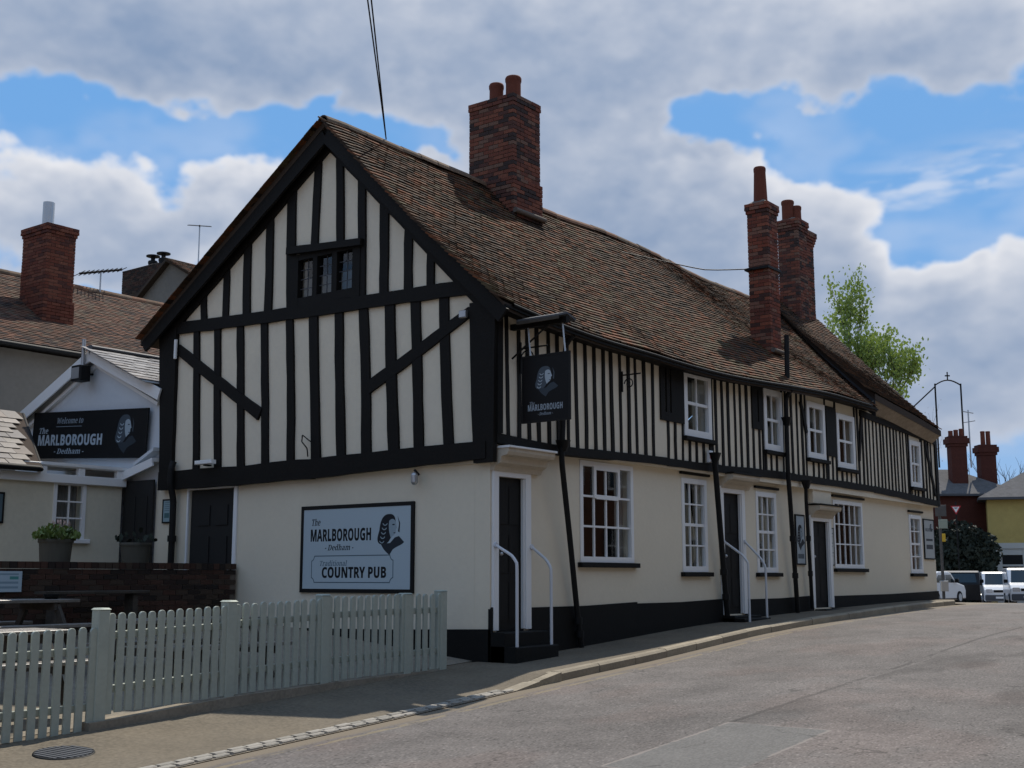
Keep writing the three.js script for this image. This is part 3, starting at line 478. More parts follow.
{
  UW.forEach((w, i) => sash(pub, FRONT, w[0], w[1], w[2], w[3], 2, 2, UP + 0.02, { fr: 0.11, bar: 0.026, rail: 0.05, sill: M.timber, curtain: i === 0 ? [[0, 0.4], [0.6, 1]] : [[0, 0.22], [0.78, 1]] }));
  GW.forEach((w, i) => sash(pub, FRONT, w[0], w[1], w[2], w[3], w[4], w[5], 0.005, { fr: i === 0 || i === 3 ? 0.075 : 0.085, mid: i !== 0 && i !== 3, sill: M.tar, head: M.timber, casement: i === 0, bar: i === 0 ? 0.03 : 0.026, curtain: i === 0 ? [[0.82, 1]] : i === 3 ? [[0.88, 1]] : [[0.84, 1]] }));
  // attic casement, three leaded lights in a black frame
  const f = part(pub, 'attic_window', GABLE(merge([bx(-3.92, -3.76, 5.24, 6.06, -0.02, 0.09), bx(-2.58, -2.42, 5.20, 6.02, -0.02, 0.09), bx(-3.76, -2.58, 5.22, 5.36, -0.02, 0.088), bx(-3.76, -2.58, 5.96, 6.06, -0.02, 0.088), bx(-3.44, -3.34, 5.36, 5.96, -0.02, 0.085), bx(-3.02, -2.91, 5.36, 5.96, -0.02, 0.085)])), M.timber);
  part(f, 'window_head', GABLE(timber([-3.98, 6.14], [-2.36, 6.02], 0.12, 0.10, 0.08, 0.15)), M.timber);
  for (const [a, b] of [[-3.76, -3.44], [-3.34, -3.02], [-2.91, -2.58]]) {
    const p = new THREE.PlaneGeometry(b - a, 0.6); p.rotateX((tr() - 0.5) * 0.03); p.translate((a + b) / 2, 5.66, 0.02); part(f, 'pane', GABLE(p), M.glass);
    part(f, 'lead_cames', GABLE(merge([0.25, 0.5, 0.75].map(t => bx(a, b, 5.36 + 0.6 * t - 0.006, 5.36 + 0.6 * t + 0.006, 0.014, 0.028)).concat([bx((a + b) / 2 - 0.006, (a + b) / 2 + 0.006, 5.36, 5.96, 0.013, 0.027)]))), M.lead);
  }
  part(f, 'curtain', GABLE(grid((u, v) => [lerp(-3.75, -2.6, u), lerp(5.36, 5.7, v), -0.12 + 0.012 * Math.sin(u * 40)], 40, 1)), M.curtain);

  // street doors
  const doorSet = (d, hood, i) => { 
    const [x0, x1, y0, y1] = d;
    const dr = part(pub, 'door', merge([bx(x0 + 0.002, x1 - 0.002, y0, y1 - 0.002, -0.09, -0.04), ...[0.08, 0.42].flatMap(a => [0.12, 0.75, 1.4].map(b => bx(x0 + (x1 - x0) * a + 0.03, x0 + (x1 - x0) * (a + 0.5) - 0.03, y0 + b, y0 + b + 0.5, -0.039, -0.028)))]), M.black, 'black panelled street door');
    part(dr, 'door_frame', [bx(x0 - 0.11, x0 - 0.001, y0, y1 + 0.11, 0.002, 0.042), bx(x1 + 0.001, x1 + 0.12, y0, y1 + 0.11, 0.002, 0.042), bx(x0 - 0.001, x1 + 0.001, y1 + 0.001, y1 + 0.11, 0.002, 0.040), bx(x1 - 0.03, x1 - 0.003, y0 + 0.01, y1 - 0.004, -0.026, 0.02)], M.white);
    part(dr, 'door_knob', (() => { const s = new THREE.SphereGeometry(0.03, 10, 8); s.translate(x0 + 0.1, y0 + 1.0, 0.0); return s; })(), M.galv);
    if (hood) { // moulded hood on brackets
      const [h0, h1, b, t, o, lead] = hood, prof = [[0.002, b], [0.06, b], [0.09, b + 0.06], [o * 0.55, b + 0.1], [o * 0.62, t - 0.11], [o * 0.92, t - 0.09], [o, t - 0.05], [o, t], [0.002, t]];
      const s = poly(prof, 0, h1 - h0); s.rotateY(-Math.PI / 2); s.scale(1, 1, 1); s.translate(h1, 0, 0);
      part(pub, 'door_hood', s, M.hood ??= noisy(rgb(0.66, 0.58, 0.46), { size: 1, a1: 0.25, a2: 0.15, off: 73 }));
      part(pub, 'hood_flashing', rbox(h0 - 0.015, h1 + 0.02, t + 0.001, t + 0.03, 0.002, o + 0.03, 0.005), lead ? M.timber : M.white);
      if (i === 9) for (const x of [h0 + 0.06, h1 - 0.14]) part(pub, 'hood_bracket', (() => { const q = poly([[0.036, b + 0.02], [0.036, b - 0.22], [0.09, b - 0.18], [0.14, b - 0.04], [o * 0.6, b + 0.1]], 0, 0.08); q.rotateY(-Math.PI / 2); q.translate(x + 0.08, 0, 0); return q; })(), M.white);
    }
  };
  doorSet(DR[0], [0.0, 1.06, 2.50, 2.79, 0.31, false], 0); doorSet(DR[1], [6.40, 7.42, 2.64, 2.87, 0.28, true], 1); doorSet(DR[2], [10.08, 11.12, 2.27, 2.50, 0.25, true], 2);
  part(pub, 'boxed_casing', rbox(10.1, 10.98, 2.54, 2.88, 0.002, 0.10, 0.01), M.render);
  // doorsteps
  for (const [d, w, n] of [[DR[0], 0.95, 2], [DR[1], 1.0, 2], [DR[2], 0.9, 1]]) for (let k = 0; k < n; k++) { const c = (d[0] + d[1]) / 2, g0 = H(c); part(pub, 'doorstep', rbox(c - w / 2, c + w / 2, g0 - 0.3, g0 + (d[2] - 0.02 - g0) * (n - k) / n, 0.037, 0.10 + (k + 1) * 0.18, 0.012), M.tar); }
  // gable door with six panels
  const gd = part(pub, 'door', GABLE(merge([bx(-6.29, -5.18, 0.52, 2.49, -0.09, -0.03), ...[[-6.10, -5.80], [-5.66, -5.36]].flatMap(([a, b]) => [[1.92, 2.24], [1.06, 1.74], [0.66, 0.98]].map(([c, d]) => bx(a, b, c, d, -0.029, -0.012)))])), M.door2 = mat({ color: rgb(0.020, 0.020, 0.020), roughness: 0.55 }), 'dark grey panelled side door');
  part(gd, 'door_frame', GABLE(merge([bx(-6.34, -6.301, 0.5, 2.53, 0.002, 0.03), bx(-5.169, -5.09, 0.5, 2.53, 0.002, 0.03), bx(-6.301, -5.169, 2.501, 2.53, 0.002, 0.03)])), M.white);
  part(gd, 'door_handle', GABLE(bx(-5.30, -5.26, 1.18, 1.30, -0.028, 0.01)), M.galv);
}
// ---------- rainwater pipes ----------
{
  const pipe = (pts, r, hop) => { const p = part(pub, 'drainpipe', tube(pts, r, 10, false, 50), M.black); for (let k = 1; k < 3; k++) { const a = pts[pts.length - 2], b = pts[pts.length - 1], t = k / 3, c = [lerp(a[0], b[0], t), lerp(a[1], b[1], t), lerp(a[2], b[2], t)]; part(p, 'pipe_collar', rod([c[0], c[1] - 0.05, c[2]], [c[0], c[1] + 0.05, c[2]], r * 1.35, 10), M.black); } if (hop) { const [x, y, z] = hop; part(p, 'hopper_head', (() => { const g = new THREE.CylinderGeometry(0.11, 0.055, 0.16, 4); g.rotateY(Math.PI / 4); g.translate(x, y, z); return g; })(), M.black); } };
  pipe([[1.36, 4.50, 0.42], [1.38, 4.36, 0.28], [1.32, 3.2, 0.26], [1.29, 2.7, 0.26], [1.60, 1.65, 0.17], [1.86, 0.67, 0.10], [1.99, 0.10, 0.09]], 0.042, [1.31, 2.92, 0.27]);
  pipe([[5.76, 3.05, 0.27], [5.84, 2.7, 0.25], [6.12, 1.6, 0.17], [6.40, 0.34, 0.10]], 0.048, [5.76, 3.10, 0.28]);
  pipe([[8.60, 4.60, 0.42], [8.62, 4.42, 0.28], [8.64, 3.1, 0.26], [8.78, 2.5, 0.22], [9.20, 0.44, 0.10]], 0.044, [8.62, 4.0, 0.28]);
  pipe([[9.44, 2.88, 0.25], [9.50, 2.5, 0.22], [9.89, 0.50, 0.09]], 0.036, [9.44, 2.86, 0.26]);
  pipe([[-0.13, 2.98, -6.60], [-0.17, 2.86, -6.60], [-0.17, 2.6, -6.60], [-0.10, 2.3, -6.60], [-0.10, 0.56, -6.60]], 0.055);
  // soil vent through the front slope, and overflow
  part(pub, 'vent_pipe', rod([8.88, 4.75, 0.2], [8.92, 5.72, 0.2], 0.05), M.black);
}
// ---------- chimneys of the pub ----------
{
  const c1 = stack(pub, 'chimney', 3.70, 4.50, -3.46, -2.45, 7.35, 9.62, { seed: 31, base: 8.08, corbel: 2, out: 0.022, pal: M.bricksPub = bricks([[0.24, 0.08, 0.051], [0.192, 0.07, 0.048], [0.288, 0.104, 0.064], [0.136, 0.061, 0.048], [0.072, 0.048, 0.043], [0.24, 0.136, 0.096]]) });
  pot(c1, 4.04, 9.64, -3.10, 0.40, 0.135, 0.125); pot(c1, 4.08, 9.64, -2.74, 0.46, 0.145, 0.135);
  part(c1, 'mortar_fillet', rod([3.66, 7.44, -2.38], [4.54, 7.44, -2.38], 0.05, 8), M.mortar);
  const c2 = stack(pub, 'chimney', 9.70, 10.18, -0.95, -0.5, 5.25, 8.74, { seed: 33, corbel: 3, out: 0.028 });
  pot(c2, 9.93, 8.76, -0.74, 0.80, 0.15, 0.115); part(c2, 'iron_strap', [bx(9.63, 10.23, 7.32, 7.37, -1.01, -0.47)], M.black);
  part(c2, 'mortar_fillet', rod([9.68, 5.62, -0.45], [10.2, 5.62, -0.45], 0.05, 8), M.mortar);
  const c3 = stack(pub, 'chimney', 15.75, 16.30, -3.10, -2.56, 7.3, 10.18, { seed: 35, corbel: 4, out: 0.03, pal: M.bricksPub });
  const c4 = stack(pub, 'chimney', 16.34, 16.86, -3.00, -2.62, 7.3, 10.02, { seed: 36, corbel: 5, out: 0.03, pal: M.bricksPub });
  pot(c3, 15.98, 10.20, -2.9, 0.55, 0.16, 0.15); pot(c3, 16.10, 10.20, -2.72, 0.4, 0.13, 0.12);
  part(pub, 'aerial_cable', tube([[9.66, 7.34, -0.8], [8.9, 7.30, -1.6], [6.0, 7.75, -3.6]], 0.012, 5), M.black);
}
// ---------- printed signs ----------
function canvasTex(w, h, draw) { const c = document.createElement('canvas'); c.width = w; c.height = h; draw(c.getContext('2d'), w, h); const t = new THREE.CanvasTexture(c); t.colorSpace = THREE.SRGBColorSpace; t.anisotropy = 8; return t; }
function fit(g, s, x, y, w, font, px) { g.font = font.replace('#', px); const m = g.measureText(s).width; g.save(); g.translate(x, y); g.scale(w / m, 1); g.textAlign = 'center'; g.fillText(s, 0, 0); if (font[0] === 'b') { g.strokeStyle = g.fillStyle; g.lineWidth = px * 0.035; g.strokeText(s, 0, 0); } g.restore(); }
// bust in profile with a long curled wig: dark hair mass, pale face, draped shoulder
function bust(g, x, y, s, hair, face, coat) {
  g.save(); g.translate(x, y); g.scale(s, s);
  g.fillStyle = hair; g.beginPath(); g.moveTo(-6, -50); g.bezierCurveTo(-34, -50, -40, -22, -42, -4); g.bezierCurveTo(-46, 10, -54, 22, -46, 34); g.bezierCurveTo(-36, 44, -14, 42, -4, 30); g.lineTo(12, 8); g.bezierCurveTo(26, -4, 22, -34, 16, -42); g.bezierCurveTo(10, -50, 2, -50, -6, -50); g.fill();
  g.fillStyle = coat; g.beginPath(); g.moveTo(-36, 38); g.bezierCurveTo(-24, 60, -8, 66, -2, 72); g.lineTo(10, 56); g.bezierCurveTo(24, 46, 44, 44, 54, 34); g.lineTo(34, 16); g.lineTo(18, 20); g.lineTo(0, 36); g.closePath(); g.fill();
  g.fillStyle = face; g.beginPath(); g.moveTo(-4, -30); g.bezierCurveTo(8, -40, 20, -34, 22, -22); g.lineTo(27, -8); g.lineTo(22, -5); g.lineTo(22, 4); g.bezierCurveTo(18, 14, 8, 14, 4, 22); g.bezierCurveTo(-4, 10, -8, -14, -4, -30); g.fill();
  g.strokeStyle = face; g.lineWidth = 3; for (let i = 0; i < 5; i++) { g.beginPath(); g.arc(-20 - i * 3, -26 + i * 13, 9, 0.4, 2.8); g.stroke(); }
  g.fillStyle = hair; g.fillRect(8, -20, 9, 3.5); g.fillRect(13, 5, 7, 2.5); g.beginPath(); g.moveTo(28, -44); g.lineTo(34, -20); g.lineTo(30, 2); g.lineTo(36, 6); g.lineTo(38, -22); g.closePath(); g.fill();
  g.restore();
}
const scriptF = 'italic bold #px serif', boldF = 'bold #px sans-serif';
function board(parent, wrap, x0, x1, y0, y1, z, fr, faceMat, frameMat, backMat = frameMat) {
  part(parent, 'backing', wrap(bx(x0 + 0.002, x1 - 0.002, y0 + 0.002, y1 - 0.002, z, z + 0.02)), backMat);
  const p = new THREE.PlaneGeometry(x1 - x0 - 2 * fr, y1 - y0 - 2 * fr); p.translate((x0 + x1) / 2, (y0 + y1) / 2, z + 0.024); part(parent, 'printed_face', wrap(p), faceMat);
  if (fr > 0) part(parent, 'frame', wrap(merge([bx(x0, x0 + fr, y0, y1, z, z + 0.030), bx(x1 - fr, x1, y0, y1, z, z + 0.030), bx(x0 + fr, x1 - fr, y0, y0 + fr, z, z + 0.029), bx(x0 + fr, x1 - fr, y1 - fr, y1, z, z + 0.029)])), frameMat);
}
const printed = (t, r = 0.6) => mat({ map: t, roughness: r });
{
  const s = thing('wall_sign', 'large pale framed pub sign with a bust and lettering on the gable wall', 'sign', [-0.002, 0, 0]);
  const t = canvasTex(1024, 576, (g, w, h) => {
    g.fillStyle = '#afbdc3'; g.fillRect(0, 0, w, h); const K = '#15181c';
    g.fillStyle = K; fit(g, 'The', 122, 118, 90, scriptF, 66); fit(g, 'MARLBOROUGH', 368, 232, 600, boldF, 118); fit(g, '- Dedham -', 355, 300, 280, scriptF, 56);
    bust(g, 838, 172, 2.35, '#20242a', '#93a3ab', '#2b3138');
    g.strokeStyle = '#55666f'; g.lineWidth = 7; g.beginPath(); g.moveTo(118, 340); g.lineTo(838, 340); g.quadraticCurveTo(846, 372, 868, 376); g.lineTo(868, 496); g.quadraticCurveTo(846, 500, 838, 530); g.lineTo(118, 530); g.quadraticCurveTo(110, 500, 90, 496); g.lineTo(90, 376); g.quadraticCurveTo(110, 372, 118, 340); g.stroke();
    g.fillStyle = '#5d707a'; fit(g, 'Traditional', 300, 412, 270, scriptF, 52); g.fillStyle = K; fit(g, 'COUNTRY PUB', 500, 496, 620, boldF, 104);
  });
  board(s, GABLE, -3.60, -1.33, 0.87, 2.14, 0.002, 0.055, printed(t), M.black);
}
{
  const s = thing('hanging_sign', 'black hanging pub sign with a bust, under a small roof by the corner', 'sign', [0.25, 0.98, 0]);
  const t = canvasTex(512, 640, (g, w, h) => { g.fillStyle = '#0a0b0d'; g.fillRect(0, 0, w, h); bust(g, 262, 230, 2.5, '#4b545c', '#a9b4bb', '#39424a'); g.fillStyle = '#8e98a0'; fit(g, 'The', 100, 478, 60, scriptF, 40); fit(g, 'MARLBOROUGH', 250, 540, 400, boldF, 84); fit(g, '- Dedham -', 250, 590, 170, scriptF, 40); });
  const z0 = 0.36, z1 = 1.15;
  board(s, GABLE, z0, z1, 2.14, 3.05, 0, 0.025, printed(t, 0.5), M.black);
  { const p = new THREE.PlaneGeometry(z1 - z0 - 0.05, 0.86); p.rotateY(Math.PI / 2); p.translate(0.004, 2.595, (z0 + z1) / 2); part(s, 'printed_face', p, printed(t, 0.5)); }
  part(s, 'bracket_beam', bx(-0.03, 0.05, 3.44, 3.52, 0.166, 1.10), M.timber);
  part(s, 'canopy', [(() => { const g = poly([[-0.19, 3.50], [0.02, 3.56], [0.23, 3.50], [0.23, 3.525], [0.02, 3.59], [-0.19, 3.525]], 0.40, 1.08); return g; })()], M.lead);
  part(s, 'fascia_strip', bx(-0.2, -0.17, 3.46, 3.50, 0.40, 1.08), M.wooddark);
  for (const z of [0.45, 1.02]) part(s, 'hanger_rod', rod([0.0, 3.45, z], [-0.012, 3.03, z + 0.05], 0.012, 6), M.galv);
  part(s, 'brace_rod', rod([0.01, 3.05, 0.17], [0.01, 3.46, 0.8], 0.015, 6), M.black);
}
{
  const s = thing('banner_sign', 'black welcome banner with a bust, mounted above the lean-to porch', 'sign', [0.02, 0, 0]);
  const t = canvasTex(1024, 256, (g, w, h) => { g.fillStyle = '#0c0d10'; g.fillRect(0, 0, w, h); g.fillStyle = '#838d95'; fit(g, 'Welcome to', 340, 62, 250, scriptF, 46); g.fillRect(215, 78, 240, 3); g.fillStyle = '#9ea9b1'; fit(g, 'The', 95, 118, 90, scriptF, 46); fit(g, 'MARLBOROUGH', 350, 186, 610, boldF, 82); fit(g, '- Dedham -', 350, 236, 280, scriptF, 42); bust(g, 850, 112, 1.75, '#424b53', '#9aa7af', '#2f373e'); });
  board(s, GABLE, -10.98, -7.46, 3.20, 4.06, 0.05, 0.02, printed(t, 0.5), M.black);
  for (const z of [-10.8, -9.2, -7.7]) part(s, 'standoff', bx(-0.05, -0.001, 3.5, 3.54, z, z + 0.05), M.black);
  s.children.forEach(c => c.geometry.translate(0, -3.63, 9.2).rotateX(0.055).translate(0, 3.63, -9.2));
}
{
  const mk = (name, label, x0, x1, y0, y1, draw, fr = 0.03) => { const s = thing(name, label, 'poster', [0, 0, 0.001]); board(s, FRONT, x0, x1, y0, y1, 0.0, fr, printed(canvasTex(256, 512, draw)), M.black); return s; };
  mk('poster_board', 'narrow framed poster with a bust between two drainpipes', 9.40, 9.82, 1.33, 2.30, (g, w, h) => { g.fillStyle = '#a9b3b8'; g.fillRect(0, 0, w, h); bust(g, 130, 210, 2.3, '#22262b', '#8b979e', '#2b3036'); g.fillStyle = '#5d666c'; g.fillRect(30, 410, 196, 50); });
  mk('menu_board', 'small framed menu beside the five column window', 10.99, 11.21, 1.33, 2.09, (g, w, h) => { g.fillStyle = '#b4b6b2'; g.fillRect(0, 0, w, h); g.fillStyle = '#60646a'; for (let i = 0; i < 9; i++) g.fillRect(40, 60 + i * 46, 176 - (i % 3) * 40, 14); }, 0.02);
  mk('poster_board', 'framed pale poster at the far end of the street front', 16.52, 17.24, 1.52, 2.48, (g, w, h) => { g.fillStyle = '#a9aeae'; g.fillRect(0, 0, w, h); g.fillStyle = '#41464c'; fit(g, 'MARLBOROUGH', 128, 150, 200, boldF, 60); bust(g, 190, 90, 0.9, '#30353b', '#8b979e', '#3a4047'); g.fillRect(40, 250, 176, 30); g.fillRect(40, 330, 176, 60); });
  const a = thing('poster_board', 'small black framed notice left of the side door', 'poster', [-0.002, 0, 0]); board(a, GABLE, -6.98, -6.74, 1.98, 2.38, 0.0, 0.025, printed(canvasTex(128, 256, (g, w, h) => { g.fillStyle = '#8fa6ab'; g.fillRect(0, 0, w, h); g.fillStyle = '#4d6d70'; g.fillRect(20, 150, 88, 60); g.fillStyle = '#6d7f85'; for (let i = 0; i < 5; i++) g.fillRect(20, 20 + i * 24, 88, 9); })), M.black);
}
// ---------- lamps and small fittings on the pub ----------
{
  const l = thing('wall_lamp', 'white strip floodlight at the foot of the gable studs', 'lamp', [-0.08, 0, 0]); part(l, 'housing', GABLE(rbox(-5.92, -5.50, 2.885, 2.95, 0.05, 0.16, 0.01)), M.white); part(l, 'bracket', GABLE(bx(-5.74, -5.68, 2.86, 2.884, 0.0, 0.12)), M.black);
  const b = thing('wall_lamp', 'small bulkhead lamp under the gable jetty beam', 'lamp', [-0.06, 0, 0]); part(b, 'bulb', GABLE((() => { const g = new THREE.CapsuleGeometry(0.05, 0.08, 6, 10); g.translate(-1.22, 2.44, 0.09); return g; })()), M.galv); part(b, 'neck', GABLE(rod([-1.22, 2.5, 0.0], [-1.22, 2.56, 0.09], 0.018)), M.black);
  const j = thing('junction_box', 'small pale box on the corner post brace', 'electrical box', [-0.1, 0, 0]); part(j, 'case', GABLE(rbox(-0.42, -0.30, 4.60, 4.70, 0.021, 0.08, 0.008)), M.galv);
  const strip = thing('wall_conduit', 'thin white conduit at the left corner post', 'conduit', [-0.11, 0, 0]); part(strip, 'tube', GABLE(rbox(-6.70, -6.65, 4.72, 5.05, 0.001, 0.04, 0.006)), M.white);
  // scrolled iron brackets
  const scroll = (label, x, y, s) => { const o = thing('iron_bracket', label, 'bracket', [x, y, TH + 0.001], 0, 'scrolled iron brackets on the street front'); const pts = []; for (let i = 0; i <= 20; i++) { const a = i / 20 * Math.PI * 3, r = 0.02 + 0.09 * i / 20; pts.push([0.012, -0.12 + r * Math.sin(a) * s, 0.13 + r * Math.cos(a) * s]); } part(o, 'scroll', tube(pts, 0.009, 6), M.black); part(o, 'arm', rod([0.012, 0.02, 0.0], [0.012, 0.02, 0.42 * s], 0.012, 6), M.black); part(o, 'back_plate', bx(0, 0.024, -0.3 * s, 0.1 * s, 0, 0.014), M.black); };
  scroll('scrolled iron bracket on the street front nearest the corner post', 0.46, 4.18, 1.1);
  scroll('scrolled iron bracket under the eave right of the hanging sign', 3.05, 4.15, 0.8);
  // cast iron vine at the gable foot
  const v = thing('iron_bracket', 'thin iron scroll at the middle foot of the gable', 'bracket', [-0.08, 3.0, -3.42], 0); part(v, 'scroll', GABLE(tube([[0, -0.12, 0.02], [0.02, 0.0, 0.06], [-0.05, 0.1, 0.1], [-0.09, 0.16, 0.06], [-0.04, 0.2, 0.1], [0.08, 0.1, 0.05]], 0.010, 6)), M.black);
  const hb = thing('alarm_box', 'small red and white box above the second drainpipe', 'alarm', [5.75, 3.02, TH + 0.002]); part(hb, 'case', rbox(-0.06, 0.06, 0, 0.2, 0, 0.07, 0.01), M.white); part(hb, 'red_band', bx(-0.061, 0.061, 0.06, 0.11, 0.069, 0.073), mat({ color: rgb(0.35, 0.03, 0.03) }));
}
// ---------- handrails ----------
{
  const rail = (label, x, y0, z0, y1, z1) => { const o = thing('handrail', label, 'handrail', [x, 0, 0], 0, 'handrails at the street doors'), g = H(x); part(o, 'rail', tube([[0, y0, z0], [0, y1 + (y0 - y1) * 0.25, lerp(z0, z1, 0.75)], [0, y1 - 0.06, z1], [0, y1 - 0.3, z1 + 0.005], [0, g - 0.02, z1 + 0.005]], 0.021, 8, false, 40), M.railwhite); part(o, 'wall_flange', rod([0, y0, z0 - 0.012], [0, y0, z0 + 0.012], 0.04, 10), M.railwhite); };
  rail('white handrail at the corner door, the one nearest the gable', 0.06, 1.51, 0.05, 1.33, 0.40); rail('white handrail at the corner door, the one beside the drainpipe', 0.86, 1.50, 0.05, 1.27, 0.37);
  rail('white handrail left of the second street door', 6.42, 1.71, 0.05, 1.40, 0.50); rail('white handrail right of the second street door', 7.22, 1.72, 0.05, 1.34, 0.43);
}
// ---------- picket fence ----------
{
  const f = thing('picket_fence', 'sage grey picket fence on a low concrete kerb beside the pavement', 'fence', [0, 0, -0.1]);
  const pk = (h) => { const s = new THREE.Shape(), w = 0.035; s.moveTo(-w, 0); s.lineTo(w, 0); s.lineTo(w, h - w); s.absarc(0, h - w, w, 0, Math.PI, false); s.lineTo(-w, 0); return new THREE.ExtrudeGeometry(s, { depth: 0.022, bevelEnabled: true, bevelSize: 0.003, bevelThickness: 0.003, bevelSegments: 1, curveSegments: 8 }); };
  const base = pk(0.92), r = rng(8);
  // sections: x from, x to, top at both ends, bottom at both ends
  const sec = [[-5.69, -4.33, 0.745, 0.79, -0.18, -0.12], [-4.17, -2.98, 0.81, 0.85, -0.11, -0.07], [-2.83, -1.60, 0.87, 0.885, -0.07, -0.03], [-1.46, -0.93, 0.885, 0.89, -0.05, -0.03], [-7.3, -5.88, 0.59, 0.62, -0.35, -0.34], [-8.8, -7.42, 0.54, 0.58, -0.42, -0.40]];
  for (const [x0, x1, t0, t1, b0, b1] of sec) {
    const n = Math.round((x1 - x0) / 0.118);
    for (let i = 0; i <= n; i++) { const t = (i + 0.0) / n, x = lerp(x0, x1, t), y0 = lerp(b0, b1, t) + (r() - 0.5) * 0.012, y1 = lerp(t0, t1, t) + (r() - 0.5) * 0.012, p = part(f, 'picket', base, M.sage); p.position.set(x, y0, 0.022); p.scale.y = (y1 - y0) / 0.92; p.rotation.z = (r() - 0.5) * 0.016; }
    for (const k of [0.24, 0.78]) { const ya = lerp(b0, t0, k), yb = lerp(b1, t1, k), a = Math.atan2(yb - ya, x1 - x0), g = rbox(-(x1 - x0) / 2 - 0.1, (x1 - x0) / 2 + 0.1, -0.035, 0.035, -0.021, 0.019, 0.006), q = part(f, 'rail', g, M.sage); q.position.set((x0 + x1) / 2, (ya + yb) / 2, 0); q.rotation.z = a; }
  }
  for (const [x, t, b] of [[-0.87, 0.915, -0.06], [-1.53, 0.885, -0.07], [-2.905, 0.885, -0.09], [-4.25, 0.835, -0.15], [-5.785, 0.785, -0.26], [-7.36, 0.66, -0.45], [-8.9, 0.6, -0.5]]) {
    const p = part(f, 'post', rbox(x - 0.062, x + 0.062, b - 0.1, t, -0.062, 0.062, 0.008), M.sage);
    part(p, 'post_cap', (() => { const g = new THREE.CylinderGeometry(0.07, 0.096, 0.016, 4); g.rotateY(Math.PI / 4); g.translate(x, t + 0.0085, 0); return g; })(), M.sage);
  }
  part(f, 'kerb_wall', poly([[-5.92, -0.55], [-2.95, -0.3], [-2.95, -0.085], [-4.2, -0.125], [-5.7, -0.235], [-5.92, -0.245]], -0.1, 0.10), M.concrete);
  part(f, 'kerb_wall', poly([[-2.948, -0.3], [-0.8, -0.2], [-0.8, -0.045], [-2.948, -0.085]], -0.09, 0.07), M.concrete);
}
{ // drain grate in the pavement
  const d = thing('drain_cover', 'round slatted drain cover in the pavement by the fence', 'drain cover', [-6.57, H(-6.57) - 0.052, 0.62], 0.2); d.rotation.z = 0.045; d.rotation.x = 0.07;
  part(d, 'rim', new THREE.TorusGeometry(0.24, 0.02, 6, 28).rotateX(Math.PI / 2), M.black); part(d, 'pit', new THREE.CylinderGeometry(0.235, 0.235, 0.01, 24), M.black);
  for (let i = -4; i <= 4; i++) { const w = Math.sqrt(0.235 ** 2 - (i * 0.05) ** 2); part(d, 'slat', bx(i * 0.05 - 0.014, i * 0.05 + 0.014, 0.004, 0.022, -w, w), M.lead); }
}
